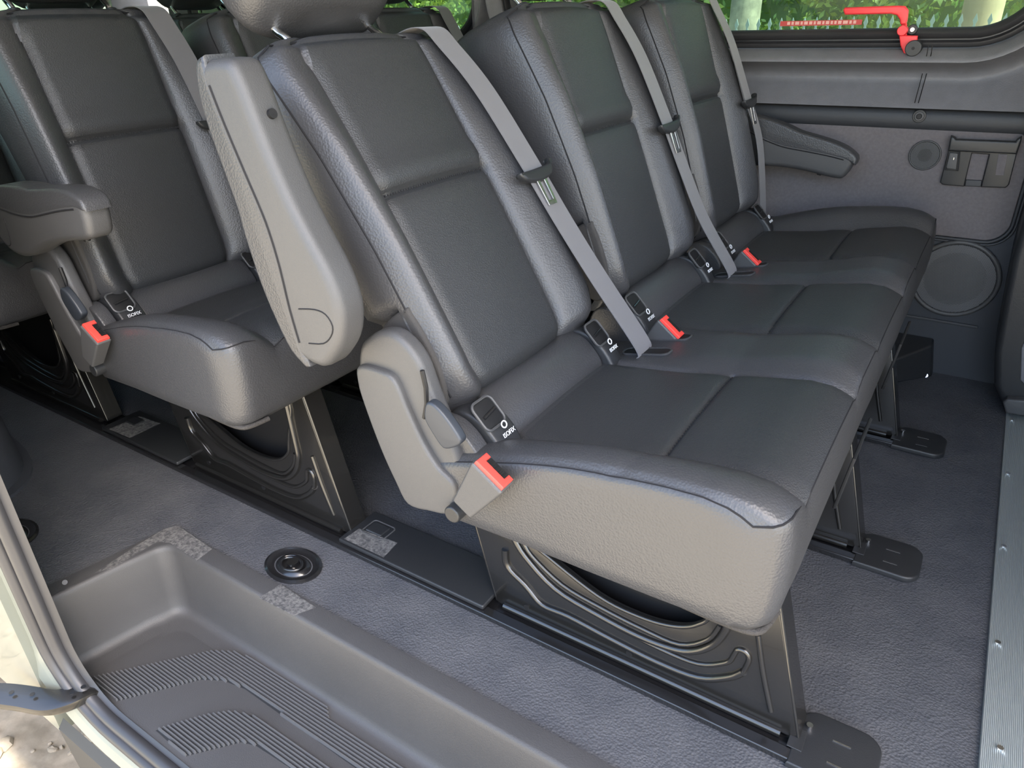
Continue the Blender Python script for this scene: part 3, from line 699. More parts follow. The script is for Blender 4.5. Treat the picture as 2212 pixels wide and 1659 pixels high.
# seat rails, one per row of legs
for k in range(3):
    y = LEGY + k * LPITCH
    rt = thing('seat_rail', ['black floor rail nearest the step, under the outer legs', 'black floor rail under the middle legs of the benches', 'black floor rail nearest the far wall, under the inner legs'][k], 'rail', (-1.5, y, 0), 'seat rails in the floor')
    box('channel', (-3.6, y - 0.037, 0.0), (-0.048, y + 0.045, 0.004), gloss, rt)
    box('near_lip', (-3.6, y - 0.040, 0.0), (-0.048, y - 0.018, 0.013), gloss, rt, bevel=0.003)
    box('far_lip', (-3.6, y + 0.030, 0.0), (-0.048, y + 0.050, 0.011), gloss, rt, bevel=0.003)
    # end plate
    pl_l = ['black rounded cover plate at the rail end nearest the step', 'black rounded cover plate at the end of the middle rail', 'black rounded cover plate at the rail end nearest the far wall'][k]
    e = shape('rail_end_plate', [rr(-0.056, y - 0.046, 0.062, y + 0.068, 0.030, 8)[:18] + [(-0.056, y - 0.046)] * 1 + [(0.030, y - 0.046)] + rr(-0.056, y - 0.046, 0.062, y + 0.068, 0.030, 8)[27:]], 0.014, plastic_dk, None, place=XY(0.0072), bevel=0.004)
    tagit(e, pl_l, 'cover plate', 'rail end plates')
    o = e
    for (ax, ay) in ((0.008, -0.016), (0.008, 0.026)):
        box('plate_mark', (ax - 0.013, y + ay - 0.0012, 0.0140), (ax + 0.013, y + ay + 0.0012, 0.0152), steel if k == 0 else plastic, e)
    box('plate_tongue', (-0.062, y - 0.020, 0.0140), (-0.040, y + 0.020, 0.0165), plastic_dk, e, bevel=0.001)
    tube('plate_pin', [Vector((-0.040, y + 0.030, 0.014)), Vector((-0.040, y + 0.030, 0.021))], 0.005, steel, e, k=12)
    for i, (x0, x1) in enumerate(((-0.990, -0.612), (-1.905, -1.560))):
        cv = shape('rail_cover', [rr(x0, y - 0.034, x1, y + 0.080, 0.004, 3)], 0.010, plastic_dk, None, place=XY(0.0190), bevel=0.003)
        which = ['nearest', 'middle', 'far'][k]; where = ['between the nearest two benches', 'behind the second bench'][i]
        tagit(cv, f'scuffed black rail cover on the {which} rail {where}', 'rail cover', 'rail covers')
        box('latch', (x0 + 0.030, y + 0.018, 0.022), (x0 + 0.075, y + 0.050, 0.0275), plastic_dk, cv, bevel=0.003)
        if i == 0:
            tube('latch_surround', [Vector((a, b, 0.0238)) for a, b in rr(x0 + 0.024, y + 0.010, x0 + 0.085, y + 0.056, 0.008)], 0.002, plastic, cv, k=6, closed=True)
            if k == 0: shape('dust_print', [[(x0 + 0.012, y - 0.028), (x0 + 0.125, y - 0.028), (x0 + 0.118, y + 0.022), (x0 + 0.015, y + 0.014)]], 0.0006, dust_m, cv, place=XY(0.0239))
        elif k == 0: shape('dust_print', [[(x0 + 0.03, y - 0.028), (x0 + 0.125, y - 0.026), (x0 + 0.125, y + 0.064), (x0 + 0.035, y + 0.058)]], 0.0006, dust_m, cv, place=XY(0.0239))

# floor anchors
def anchor(c, label):
    t = thing('floor_anchor', label, 'anchor', (c.x, c.y, 0.0), 'cargo anchors in the floor')
    def ell(rx, ry, z): return [Vector((c.x + rx * math.cos(a) * (1.0), c.y + ry * math.sin(a), z)) for a in [2 * math.pi * i / 32 for i in range(32)]]
    rings_mesh('dish', [ell(0.068, 0.050, 0.0005), ell(0.068, 0.050, 0.003), ell(0.062, 0.045, 0.0055), ell(0.054, 0.038, 0.001), ell(0.046, 0.032, 0.0008)], gloss, t, cap=False, smooth=50)
    rings_mesh('inner_ring', [ell(0.043, 0.030, 0.0008), ell(0.038, 0.026, 0.006), ell(0.033, 0.022, 0.007), ell(0.028, 0.018, 0.0015), ell(0.012, 0.010, 0.001)], gloss, t, cap=False, smooth=50)
    tube('bolt', [Vector((c.x, c.y, 0.0)), Vector((c.x, c.y, 0.012))], 0.012, steel, t, k=16)
    tube('lashing_loop', [Vector((c.x + 0.026 * math.cos(a), c.y - 0.004 + 0.018 * math.sin(a), 0.008)) for a in [2 * math.pi * i / 20 for i in range(20)]], 0.0035, gloss, t, k=8, closed=True)
anchor(at(634, 1222, Z=0), 'round black cargo anchor in the floor by the step, complete in view')
anchor(at(25, 1155, Z=0), 'round black cargo anchor half hidden behind the door seal')

# aluminium strip by the front seats
al = thing('edge_strip', 'ribbed aluminium strip screwed down along the front edge of the floor', 'trim strip', (0.212, 1.5, 0))
bm = bmesh.new(); xs = [0.184 + 0.055 * i / 44 for i in range(45)]
R = [[bm.verts.new((x, y, 0.0065 + (0.0008 if i % 2 else 0))) for i, x in enumerate(xs)] for y in (0.66, 2.172)]
for i in range(44): bm.faces.new((R[0][i], R[0][i + 1], R[1][i + 1], R[1][i]))
add_box(bm, (0.184, 0.66, -0.002), (0.239, 2.172, 0.0064)); from_bm('strip', bm, alu, al)
for px_, py_ in ((2186, 908), (2177, 1024), (2168, 1181), (2155, 1389), (2160, 1617)):
    c = at(px_, py_, Z=0.007); tube('screw_head', [c, c + Vector((0, 0, 0.003))], 0.0045, steel, al, k=12)

# wheel arch cover by the rear side wall
wa = rings_mesh('wheel_arch', [[Vector((-2.27 + rx * math.copysign(abs(math.cos(a)) ** 0.7, math.cos(a)), 0.42 + ry * math.copysign(abs(math.sin(a)) ** 0.7, math.sin(a)), z)) for a in [2 * math.pi * i / 40 for i in range(40)]] for rx, ry, z in ((0.475, 0.235, 0.0), (0.475, 0.235, 0.008), (0.455, 0.220, 0.012), (0.45, 0.215, 0.06), (0.44, 0.21, 0.15), (0.41, 0.20, 0.22), (0.35, 0.16, 0.25), (0.1, 0.05, 0.26))], trim_m, None, smooth=60)
tagit(wa, 'dark moulded wheel arch cover at the left edge of the floor', 'wheel arch')

# ---------------------------------------------------------------- far wall
WY = 2.36
def struct_box(name, lo, hi, m, bevel=0): return struct(box(name, lo, hi, m, bevel=bevel))
struct_box('wall_far_lower', (-3.75, WY, -0.03), (1.2, WY + 0.03, 0.775), wall_dk)
# padded strip
bm = bmesh.new()
P = [(WY + 0.0, 0.700), (WY - 0.012, 0.706), (WY - 0.018, 0.722), (WY - 0.018, 0.742), (WY - 0.010, 0.755), (WY + 0.0, 0.758)]
R = [[bm.verts.new((x, a, b)) for a, b in P] for x in (-3.75, 1.2)]
for i in range(len(P) - 1): bm.faces.new((R[0][i], R[0][i + 1], R[1][i + 1], R[1][i]))
struct(from_bm('trim_2', bm, wall_pad, smooth=60))
# window surround: rings offset outward from the glass edge
GX0, GX1, GZ0, GZ1 = -1.52, 0.005, 0.957, 1.62
def rounded(x0, z0, x1, z1, r, n=10):
    return rr(x0, z0, x1, z1, r, n)
def surround(x0, x1, name, trimn):
    steps = [(0.000, 0.075, rubber), (0.004, 0.058, None), (0.014, 0.050, None), (0.024, 0.056, None), (0.027, 0.064, rubber), (0.030, 0.064, None), (0.036, 0.048, None), (0.044, 0.050, None), (0.048, 0.058, None)]
    def ring_at(d, y): return [Vector((a, WY - 0.07 + y, b)) for a, b in rounded(x0 - d, GZ0 - d, x1 + d, GZ1 + d, 0.13 + d, 12)]
    s = struct(rings_mesh(trimn, [ring_at(d, y) for d, y, _ in steps], rubber, cap=False, smooth=60))
    steps2 = [(0.048, 0.064), (0.050, 0.045), (0.056, 0.034), (0.070, 0.008), (0.077, 0.000), (0.081, 0.000), (0.085, 0.014), (0.094, 0.048), (0.106, 0.076), (0.120, 0.090), (0.131, 0.090), (0.140, 0.082)]
    rings = [ring_at(d, y) for d, y in steps2]
    lo = 0.761; outer = []
    for p in rings[-1]:
        outer.append(Vector((max(min(p.x, 1e9), -1e9), p.y + 0.012, p.z)))
    # last ring runs out to the wall rectangle
    xa, xb, za, zb = x0 - 0.16, x1 + (1.05 if x1 > -0.5 else 0.03), lo, 1.80
    out = []
    cx, cz = (x0 + x1) / 2, (GZ0 + GZ1) / 2
    for (a, b) in rounded(x0 - 0.14, GZ0 - 0.14, x1 + 0.14, GZ1 + 0.14, 0.27, 12):
        # push to rectangle
        hx0, hx1, hz0, hz1 = x0 - 0.14, x1 + 0.14, GZ0 - 0.14, GZ1 + 0.14
        out.append((a, b))
    k = len(rings[-1]); nr = []
    for i, (a, b) in enumerate(out):
        q = i // 13; f = (i % 13) / 12
        # corners of rounded rect in order: top right, top left, bottom left, bottom right
        cxn = [(xb, zb), (xa, zb), (xa, za), (xb, za)][q]
        st_ = [(xb, None), (None, zb), (xa, None), (None, za)][q]; en = [(None, zb), (xa, None), (None, za), (xb, None)][q]
        hx0, hx1, hz0, hz1 = x0 - 0.14, x1 + 0.14, GZ0 - 0.14, GZ1 + 0.14; r = 0.27
        c0 = [(xb, hz1 - r), (hx0 + r, zb), (xa, hz0 + r), (hx1 - r, za)][q]; c1 = [(hx1 - r, zb), (xa, hz1 - r), (hx0 + r, za), (xb, hz0 + r)][q]
        if f <= 0.5: t = f * 2; nx, nz = c0[0] + (cxn[0] - c0[0]) * t, c0[1] + (cxn[1] - c0[1]) * t
        else: t = f * 2 - 1; nx, nz = cxn[0] + (c1[0] - cxn[0]) * t, cxn[1] + (c1[1] - cxn[1]) * t
        nr.append(Vector((nx, WY - 0.040, nz)))
    rings.append(nr); rings.append([Vector((p.x, WY + 0.005, p.z)) for p in nr])
    struct(rings_mesh(name, rings, wall_m, cap=False, smooth=50))
    g = shape('window_1' if x1 > -0.5 else 'window_2', [rounded(x0 - 0.01, GZ0 - 0.01, x1 + 0.01, GZ1 + 0.01, 0.13, 12)], 0.004, glass, None, place=XZ(WY + 0.008)); struct(g)
surround(-1.52, 0.005, 'wall_far_upper', 'trim_3')
surround(-3.30, -1.70, 'wall_far_rear', 'trim_4')
struct_box('wall_far_top', (-3.75, WY, 1.60 + 0.16), (1.2, WY + 0.03, 2.0), wall_m)
# fabric insert panel
fx1, fz1 = at(2202, 420, Y=WY).x, at(2150, 282, Y=WY).z; fz0 = at(2080, 513, Y=WY).z
pn = shape('door_panel', [rr(-3.2, fz0, fx1, fz1, 0.055, 8)], 0.008, wall_fab, None, place=XZ(WY - 0.0045), bevel=0.003)
tagit(pn, 'grey fabric-covered wall panel below the far window', 'wall panel')
tube('bead', [Vector((a, WY - 0.007, b)) for a, b in rr(-3.205, fz0 - 0.005, fx1 + 0.005, fz1 + 0.005, 0.058, 8)], 0.0045, wall_pad, pn, k=8, closed=True)
tube('bead', [Vector((a, WY - 0.004, b)) for a, b in rr(-3.213, fz0 - 0.013, fx1 + 0.013, fz1 + 0.011, 0.062, 8)], 0.0035, wall_pad, pn, k=8, closed=True)
# joint in the upper wall
struct(tube('trim_5', [at(2014, 100, Y=2.292), at(2012, 114, Y=2.287), at(2007, 135, Y=2.34), at(2002, 158, Y=2.374), at(1984, 222, Y=2.317)], 0.0012, black))
struct(tube('trim_6', [at(2005, 100, Y=2.292), at(2003, 114, Y=2.287), at(1998, 135, Y=2.34), at(1993, 158, Y=2.374), at(1976, 222, Y=2.317)], 0.0010, black))
sc = at(1986, 251, Y=WY - 0.018); s = thing('wall_screw', 'round black screw cap in the padded strip under the far window', 'screw cap', sc)
for r_, d_, nm, mm in ((0.017, 0.0, 'washer', plastic_dk), (0.012, 0.003, 'collar', plastic), (0.007, 0.006, 'screw', black)):
    bm = bmesh.new(); add_sweep(bm, [sc + Vector((0, 0.003, 0)), sc + Vector((0, -0.003 - d_, 0))], circ(r_, 24)); from_bm(nm, bm, mm, s, smooth=40, bevel=0.0015)

# speakers
def speaker(c, r, label, nslots, rin):
    t = thing('speaker_grille', label, 'speaker', c)
    bm = bmesh.new(); add_sweep(bm, [c + Vector((0, 0.004, 0)), c + Vector((0, -0.003, 0))], circ(r * 0.97, 48)); from_bm('mesh_disc', bm, black, t, smooth=40)
    tube('rim', [c + Vector((r * math.cos(a), -0.003, r * math.sin(a))) for a in [2 * math.pi * i / 48 for i in range(48)]], r * 0.065, plastic, t, k=8, closed=True)
    bm = bmesh.new()
    n = nslots; M45 = Matrix.Rotation(math.radians(-38), 4, 'Y')
    for i in range(-n, n + 1):
        h = i / (n + 0.5) * r * 0.93; L = math.sqrt((r * 0.93) ** 2 - h * h)
        M = Matrix.Translation(c) @ M45
        add_box(bm, (-L, -0.0055, h - r * 0.012), (L, -0.002, h + r * 0.012), M)
        # cross bars outside the centre
        if abs(h) > rin: add_box(bm, (h - r * 0.012, -0.0052, -L), (h + r * 0.012, -0.002, L), M)
        else:
            li = math.sqrt(rin * rin - h * h)
            for a, b in ((-L, -li), (li, L)): add_box(bm, (h - r * 0.012, -0.0052, a), (h + r * 0.012, -0.002, b), M)
    from_bm('grille_bars', bm, grille_m, t)
sp1 = at(1998, 335, Y=WY - 0.010); r1 = (at(2031, 335, Y=WY - 0.010) - at(1964, 335, Y=WY - 0.010)).length / 2
speaker(sp1, r1, 'small round speaker grille on the fabric wall panel', 13, r1 * 0.46)
sp2 = at(2062, 602, Y=WY - 0.004); r2 = (at(2062, 525, Y=WY - 0.004) - at(2062, 680, Y=WY - 0.004)).length / 2
speaker(sp2, r2, 'large round speaker grille low on the wall behind the bench', 26, r2 * 0.72)
# slim ledge line under the big speaker
a_, b_ = at(1962, 692, Y=WY - 0.003), at(2113, 707, Y=WY - 0.003)
lg = box('wall_ledge', (a_.x - 0.5, WY - 0.006, b_.z - 0.004), (b_.x, WY, b_.z + 0.004), wall_pad, bevel=0.002); tagit(lg, 'thin moulded ledge under the large speaker', 'moulding')

# storage bracket with switch
bk = thing('wall_bracket', 'black plastic bracket with two slots and a switch at the right of the fabric panel', 'bracket', at(2120, 345, Y=WY - 0.02))
G = lambda pts, Y: [(at(x, y, Y=Y).x, at(x, y, Y=Y).z) for x, y in pts]
YB = WY - 0.016
shape('frame_plate', [G([(2050, 320), (2031, 393), (2036, 398), (2083, 402), (2100, 330), (2137, 333), (2119, 403), (2172, 405), (2180, 398), (2197, 330)], YB)], 0.016, plastic_dk, bk, place=XZ(YB), bevel=0.003)
YB2 = WY - 0.026
bar = shape('top_bar', [G([(2055, 292), (2064, 296), (2066, 300), (2194, 305), (2197, 300), (2208, 293), (2206, 305), (2197, 332), (2048, 325)], YB2)], 0.026, plastic_dk, bk, place=XZ(YB2), bevel=0.005)
shape('right_slot', [G([(2157, 333), (2150, 378), (2168, 379), (2177, 334)], YB - 0.009)], 0.004, wall_fab, bk, place=XZ(YB - 0.008), bevel=0.0005)
shape('back_pad', [G([(2098, 330), (2083, 388), (2122, 390), (2136, 333)], YB)], 0.006, wall_fab, bk, place=XZ(WY - 0.010), bevel=0.001)
shape('bottom_clip', [G([(2087, 388), (2084, 402), (2119, 403), (2121, 390)], YB)], 0.012, wall_pad, bk, place=XZ(WY - 0.012), bevel=0.002)
sw = shape('switch', [G([(2052, 329), (2070, 331), (2066, 366), (2045, 364), (2044, 360)], YB - 0.012)], 0.008, plastic, bk, place=XZ(YB - 0.012), bevel=0.002)
tube('switch_frame', [Vector((a, YB - 0.014, b)) for a, b in G([(2049, 326), (2073, 329), (2069, 369), (2042, 367)], YB - 0.014)], 0.0016, black, sw, k=6, closed=True)
tube('key_hole', [at(2061, 340, Y=YB - 0.0155), at(2060, 345, Y=YB - 0.0155)], 0.0016, steel, sw, k=6)

# emergency lever
YH = WY - 0.034
hm = thing('emergency_lever', 'bright red plastic emergency lever clipped to the far window frame', 'lever', at(1960, 90, Y=YH))
ol = [(1822, 22), (1826, 16), (1940, 12), (1956, 13), (1963, 22), (1961, 40), (1958, 52), (1946, 53), (1944, 42), (1938, 33), (1926, 30), (1826, 32)]
shape('handle', [G(ol, YH)], 0.018, red2, hm, place=XZ(YH), bevel=0.004)
shape('stem', [G([(1946, 50), (1958, 51), (1958, 78), (1946, 77)], YH)], 0.012, red2, hm, place=XZ(YH + 0.012), bevel=0.002)
shape('claw', [G([(1943, 76), (1983, 77), (1982, 88), (1975, 92), (1964, 104), (1964, 110), (1972, 117), (1962, 120), (1953, 115), (1946, 98)], YH)], 0.016, red2, hm, place=XZ(YH - 0.002), bevel=0.003)
for nm, cx_, cy_, r_, mm, dy in (('button', 1949, 66, 0.0125, red2, 0.004), ('knob', 1974, 104, 0.0195, plastic_dk, 0.014)):
    c = at(cx_, cy_, Y=YH - 0.01); bm = bmesh.new(); add_sweep(bm, [c + Vector((0, 0.02, 0)), c + Vector((0, -dy, 0))], circ(r_, 28)); k_ = from_bm(nm, bm, mm, hm, smooth=40, bevel=0.002)
    if nm == 'knob': tube('knob_screw', [c + Vector((0, -dy, 0)), c + Vector((0, -dy - 0.001, 0))], 0.004, black, k_, k=10)
c = at(1971, 64, Y=WY - 0.024); fs = thing('frame_screw', 'round black screw on the window frame right of the red button', 'screw', c)
bm = bmesh.new(); add_sweep(bm, [c + Vector((0, 0.006, 0)), c + Vector((0, -0.003, 0))], circ(0.0125, 24)); from_bm('screw_ring', bm, plastic_dk, fs, smooth=40, bevel=0.002)
bm = bmesh.new(); add_sweep(bm, [c, c + Vector((0, -0.0045, 0))], circ(0.006, 18)); from_bm('screw_core', bm, steel, fs, smooth=40, bevel=0.001)
# red warning sticker low on the glass
a_, b_ = at(1685, 55, Y=WY + 0.004), at(1862, 49, Y=WY + 0.004)
stk = box('warning_sticker', (a_.x, WY + 0.003, a_.z - 0.002), (b_.x, WY + 0.0045, b_.z + 0.008), sticker_m); tagit(stk, 'faded red sticker strip along the bottom edge of the window glass', 'sticker')
bm = bmesh.new(); x = a_.x + 0.02
while x < b_.x - 0.02:
    w_ = random.uniform(0.005, 0.014); add_box(bm, (x, WY + 0.0022, a_.z + 0.001), (x + w_, WY + 0.003, a_.z + 0.009)); x += w_ + 0.004
from_bm('print', bm, sticker_w, stk)

# heater duct box at the wall
d0, d1 = at(1936, 828, Z=0), at(2012, 815, Z=0); zt = at(2005, 746, Y=d1.y).z
bm = bmesh.new()
A = [d0, d1, Vector((d1.x, WY, 0)), Vector((d0.x - 0.35, WY, 0)), Vector((d0.x - 0.35, d0.y - 0.03, 0))]
T = [Vector((d0.x - 0.02, d0.y + 0.02, 0.065)), Vector((d1.x - 0.02, d1.y + 0.005, zt)), Vector((d1.x - 0.02, WY, zt + 0.01)), Vector((d0.x - 0.35, WY, 0.11)), Vector((d0.x - 0.35, d0.y, 0.06))]
va = [bm.verts.new(p) for p in A]; vt = [bm.verts.new(p) for p in T]
bm.faces.new(va[::-1]); bm.faces.new(vt)
for i in range(5): bm.faces.new((va[i], va[(i + 1) % 5], vt[(i + 1) % 5], vt[i]))
db = from_bm('duct_cover', bm, plastic_dk, smooth=35, bevel=0.006); tagit(db, 'low black duct cover on the floor against the far wall', 'cover')
tube('screw', [at(2000, 811, Z=0.003), at(2000, 811, Z=0.008)], 0.006, chrome, db, k=12)

# column trim beside the far front corner
C1 = [at(x, y, Y=2.16) for x, y in ((2170, 892), (2147, 835), (2148, 760), (2170, 640), (2186, 560), (2212, 470))]
bm = bmesh.new()
ol = [(p.x, max(p.z, 0.0)) for p in C1] + [(C1[-1].x + 0.02, 1.0), (0.60, 1.0), (0.60, 0.0)]
cl = shape('column_trim', [ol], 0.22, plastic_dk, None, place=XZ(2.275), bevel=0.018, res=4); tagit(cl, 'black moulded trim rising behind the end of the aluminium strip', 'trim')
shape('foot_ledge', [[(p.x, p.z) for p in [at(x, y, Y=2.14) for x, y in ((2172, 893), (2166, 870), (2176, 862), (2240, 868), (2240, 905))]]], 0.03, plastic, cl, place=XZ(2.155), bevel=0.006)
shape('side_face', [[(0.235, 0.075), (0.19, 0.11), (0.17, 0.2), (0.19, 0.35), (0.24, 0.5), (0.58, 0.5), (0.58, 0.075)]], 0.010, wall_m, cl, place=XZ(2.163), bevel=0.004)

# ---------------------------------------------------------------- shell: roof, rear, near wall
struct_box('ceiling', (-3.78, 0.33, 1.92), (2.4, 2.40, 1.98), roof_m)
bm = bmesh.new()
add_box(bm, (-3.78, 0.33, -0.03), (-3.72, 2.39, 0.98)); add_box(bm, (-3.78, 0.33, 1.60), (-3.72, 2.39, 1.96))
for y0, y1 in ((0.33, 0.50), (1.28, 1.42), (2.20, 2.39)): add_box(bm, (-3.78, y0, 0.98), (-3.72, y1, 1.60))
struct(from_bm('wall_rear', bm, wall_m))
struct(box('window_3', (-3.755, 0.49, 0.97), (-3.750, 1.29, 1.61), glass)); struct(box('window_4', (-3.755, 1.41, 0.97), (-3.750, 2.21, 1.61), glass))
bm = bmesh.new()
add_box(bm, (-3.78, 0.30, -0.28), (-1.335, 0.335, 0.95)); add_box(bm, (-3.78, 0.30, 1.60), (2.4, 0.335, 1.96)); add_box(bm, (-1.50, 0.30, 0.95), (-1.335, 0.335, 1.60))
add_box(bm, (-3.78, 0.30, 0.95), (-3.55, 0.335, 1.60)); add_box(bm, (-2.62, 0.30, 0.95), (-2.50, 0.335, 1.60))
struct(from_bm('wall_near', bm, body))
struct(box('window_5', (-2.51, 0.315, 0.94), (-1.49, 0.320, 1.61), glass)); struct(box('window_6', (-3.56, 0.315, 0.94), (-2.61, 0.320, 1.61), glass))
struct(box('wall_front', (0.62, 1.0, 0.0), (0.66, 2.36, 0.9), wall_dk))

# door aperture seals and sill, following the corner of the opening
def jamb_path(off, y, zs=-0.165):
    r = 0.135; zo = off * 0.55; P = [Vector((-1.280 - off, y, 1.55)), Vector((-1.280 - off, y, 1.0)), Vector((-1.280 - off, y, 0.5)), Vector((-1.280 - off, y, 0.1))]
    cx, cz = -1.280 + r, zs + r
    for i in range(10):
        a = math.radians(180 + 90 * i / 9); P.append(Vector((cx + (r + off) * math.cos(a), y, cz + (r + zo) * math.sin(a))))
    P += [Vector((x, y, zs - zo)) for x in (-0.9, -0.6, -0.3, 0.1)]
    return P
sl = thing('door_seal', 'double black rubber seal running down the door post and along the step', 'seal', (-1.26, 0.34, 0))
tube('outer_bead', jamb_path(0.034, 0.3265), 0.0115, rubber, sl, k=12)
tube('inner_bead', jamb_path(0.012, 0.339), 0.0125, rubber, sl, k=12)
bm = bmesh.new()
def band(bm, a, b):
    A = a; B = b; va = [bm.verts.new(p) for p in A]; vb = [bm.verts.new(p) for p in B]
    for i in range(len(A) - 1): bm.faces.new((va[i], va[i + 1], vb[i + 1], vb[i]))
band(bm, jamb_path(0.042, 0.321), jamb_path(0.060, 0.313)); band(bm, jamb_path(0.060, 0.313), jamb_path(0.085, 0.304))
sill = from_bm('wall_sill', bm, body, smooth=50); bm = bmesh.new(); band(bm, jamb_path(-0.012, 0.356), jamb_path(0.042, 0.321)); struct(from_bm('trim_7', bm, rubber, smooth=50)); struct(sill)
sk = thing('sill_skirt', 'dark grey plastic skirt below the door sill', 'skirt', (-0.5, 0.29, -0.3))
bm = bmesh.new(); band(bm, [Vector((x, 0.304, -0.215)) for x in (-1.30, -0.9, -0.4, 0.1)], [Vector((x, 0.290, -0.232)) for x in (-1.30, -0.9, -0.4, 0.1)])
band(bm, [Vector((x, 0.290, -0.232)) for x in (-1.30, -0.9, -0.4, 0.1)], [Vector((x, 0.296, -0.40)) for x in (-1.30, -0.9, -0.4, 0.1)])
from_bm('skirt_panel', bm, skirt_m, sk, smooth=50)

# sliding-door roller arm
ap = [at(-60, 1500, Z=-0.138), at(0, 1500, Z=-0.138), at(55, 1506, Z=-0.138), at(110, 1515, Z=-0.138), at(150, 1506, Z=-0.138), at(186, 1490, Z=-0.140), at(206, 1484, Z=-0.146)]
ra = thing('roller_arm', 'curved black steel door roller arm reaching over the gravel from the sill', 'bracket', ap[2])
secs = [(-0.016, -0.004), (-0.012, -0.010), (0.012, -0.010), (0.018, -0.004), (0.018, 0.004), (0.012, 0.006), (-0.012, 0.006), (-0.016, 0.002)]
tube('arm', catmull(ap, 6), 0.02, legpaint, ra, section=[(b * 1.8, a * 1.45) for a, b in secs], up=Vector((0, 0, 1)))
for x, y in ((25, 1496), (70, 1500), (156, 1497), (180, 1484)):
    c = at(x, y, Z=-0.1195); tube('hole', [c + Vector((0, 0, 0)), c + Vector((0, 0, 0.0012))], 0.0045, black, ra, k=12)

# ---------------------------------------------------------------- outside
GZ = -0.62
bm = bmesh.new(); random.seed(3)
from mathutils import noise
def gsurf(x0, x1, y0, y1, n, m_):
    V = [[bm.verts.new((x0 + (x1 - x0) * i / n, y0 + (y1 - y0) * j / m_, GZ + 0.012 * noise.noise(Vector((x0 + (x1 - x0) * i / n, y0 + (y1 - y0) * j / m_, 0)) * 9) + 0.006 * noise.noise(Vector((x0 + (x1 - x0) * i / n, y0 + (y1 - y0) * j / m_, 2)) * 40))) for j in range(m_ + 1)] for i in range(n + 1)]
    for i in range(n):
        for j in range(m_): bm.faces.new((V[i][j], V[i + 1][j], V[i + 1][j + 1], V[i][j + 1]))
gsurf(-2.6, -0.8, -0.5, 1.0, 150, 120)
for _ in range(420):
    x = random.uniform(-2.4, -0.9); y = random.uniform(-0.1, 0.75); r = random.choice([0.006, 0.009, 0.012, 0.016, 0.024]) * random.uniform(0.7, 1.2)
    M = Matrix.Translation((x, y, GZ + r * 0.35)) @ Matrix.Rotation(random.uniform(0, 6), 4, 'Z') @ Matrix.Diagonal((random.uniform(0.8, 1.3), random.uniform(0.7, 1.1), random.uniform(0.45, 0.8), 1))
    q = bmesh.ops.create_icosphere(bm, subdivisions=2, radius=r, matrix=M)
    for v in q['verts']: v.co += Vector((random.uniform(-1, 1), random.uniform(-1, 1), random.uniform(-1, 1))) * r * 0.13
g = from_bm('gravel', bm, gravel_m, smooth=35); tagit(g, 'pale stony gravel beside the van', 'gravel', kind='stuff')
g = box('ground', (-60, -40, GZ - 0.1), (60, 60, GZ - 0.03), ground_m); tagit(g, 'pale dusty ground around the van', 'ground', kind='structure'); del g['category']

leafm = mat('leaf', (0.030, 0.080, 0.010), 0.55, col2=(0.15, 0.23, 0.035), vscale=2.2)
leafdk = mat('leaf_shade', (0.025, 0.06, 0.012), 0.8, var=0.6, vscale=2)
bark = mat('bark', (0.075, 0.085, 0.07), 0.9, bump=[('noise', 18, 1.0, (1, 1, 0.25)), ('noise', 60, 0.8, (1, 1, 0.2))], col2=(0.15, 0.165, 0.13), vscale=10)
bark2 = mat('bark_pale', (0.15, 0.13, 0.085), 0.9, bump=[('noise', 30, 0.6, (1, 1, 0.3))], col2=(0.20, 0.18, 0.125), vscale=5)
fence_m = mat('fence_paint', (0.10, 0.14, 0.15), 0.5)
def foliage(name, x0, x1, y, z0, z1, n, label, seed):
    random.seed(seed); bm = bmesh.new()
    for _ in range(n):
        x = random.uniform(x0, x1); z = random.uniform(z0, z1); d = 0.7 * noise.noise(Vector((x * 1.3, z * 1.3, seed))) + 0.55 * noise.noise(Vector((x * 4, z * 4, seed)))
        c = Vector((x, y + d + random.uniform(-0.25, 0.25), z)); s = random.uniform(0.022, 0.050)
        a = Vector((random.uniform(-1, 1), random.uniform(-1, 0.3), random.uniform(-1, 1))).normalized(); b = a.cross(Vector((random.uniform(-1, 1), random.uniform(-1, 1), random.uniform(-1, 1)))).normalized()
        bm.faces.new([bm.verts.new(p) for p in (c - a * s, c + b * s * 0.45, c + a * s, c - b * s * 0.45)])
    me = bpy.data.meshes.new(name); bm.to_mesh(me); bm.free(); o = link_mesh(name, me, leafm)
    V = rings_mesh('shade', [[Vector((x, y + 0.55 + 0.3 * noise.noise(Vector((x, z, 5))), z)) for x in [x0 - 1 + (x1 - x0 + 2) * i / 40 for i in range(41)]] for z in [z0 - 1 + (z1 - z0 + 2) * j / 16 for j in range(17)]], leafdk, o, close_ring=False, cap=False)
    tagit(o, label, 'hedge', kind='stuff'); return o
foliage('hedge', -9.0, 1.5, 6.6, 0.4, 3.4, 42000, 'sunlit green leafy trees and hedge beyond the far windows', 11)
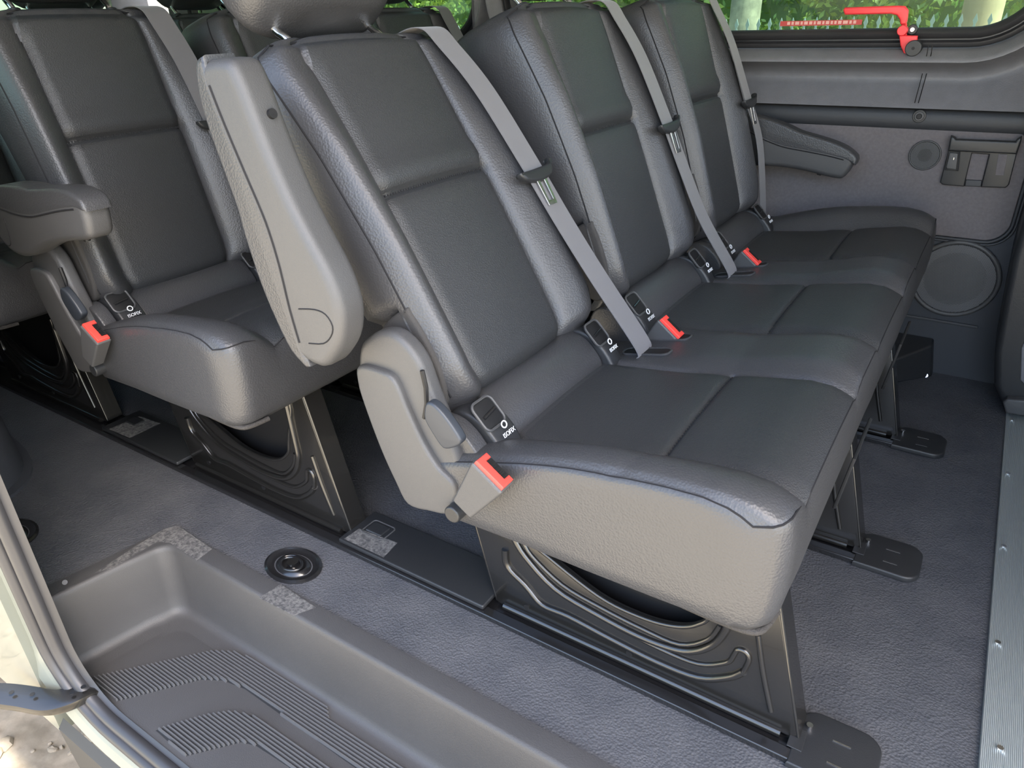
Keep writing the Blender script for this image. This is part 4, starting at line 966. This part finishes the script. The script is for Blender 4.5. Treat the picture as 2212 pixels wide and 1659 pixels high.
def trunk(px0, px1, dist, m, label):
    a = at(px0, 30, Y=dist); b = at(px1, 30, Y=dist); r = (b.x - a.x) / 2; c = (a + b) / 2
    R = [[Vector((c.x + r * math.cos(t) * (1 + 0.05 * noise.noise(Vector((math.cos(t) * 2, math.sin(t) * 2, z * 2)))), dist + r * math.sin(t), z)) for t in [2 * math.pi * i / 28 for i in range(28)]] for z in [GZ - 0.1 + 6 * j / 14 for j in range(15)]]
    o = rings_mesh('tree_trunk', R, m, smooth=60); tagit(o, label, 'tree trunk', 'tree trunks behind the fence')
trunk(1578, 1641, 5.4, bark, 'grey-green barked tree trunk, left of the red lever')
trunk(2076, 2166, 5.2, bark2, 'pale tan tree trunk at the right of the window')
fn = thing('palisade_fence', 'blue-grey palisade fence with pointed pales below the hedge', 'fence', (-3, 4.6, GZ))
zt = at(1800, 36, Y=4.6).z
for i in range(98):
    x = -5.6 + i * 0.063
    ol = [(x - 0.022, GZ), (x + 0.022, GZ), (x + 0.022, zt - 0.10), (x + 0.010, zt - 0.07), (x + 0.026, zt - 0.045), (x, zt), (x - 0.026, zt - 0.045), (x - 0.010, zt - 0.07), (x - 0.022, zt - 0.10)]
    ol = [(x + (a - x) * 0.42, b if b <= GZ else zt - (zt - b) * 0.7) for a, b in ol]
    bm = bmesh.new(); f = [bm.verts.new((a, 4.6, b)) for a, b in ol]; h = [bm.verts.new((a, 4.608, b)) for a, b in ol]
    bm.faces.new(f); bm.faces.new(h[::-1])
    for j in range(9): bm.faces.new((f[j], f[(j + 1) % 9], h[(j + 1) % 9], h[j]))
    from_bm('pale', bm, fence_m, fn)
box('rail', (-6.1, 4.61, zt - 0.35), (1.5, 4.65, zt - 0.30), fence_m, fn)
# pale building seen through the rear glass
bl = thing('outbuilding', 'pale green horizontally boarded building beyond the rear window', 'building', (-9, 1, GZ))
bm = bmesh.new()
for i in range(18): add_box(bm, (-9.05 - 0.01 * (i % 2), -8, GZ + i * 0.22), (-9.0, 4.5, GZ + i * 0.22 + 0.205))
from_bm('boarding', bm, mat('pale_board', (0.15, 0.20, 0.155), 0.7), bl)
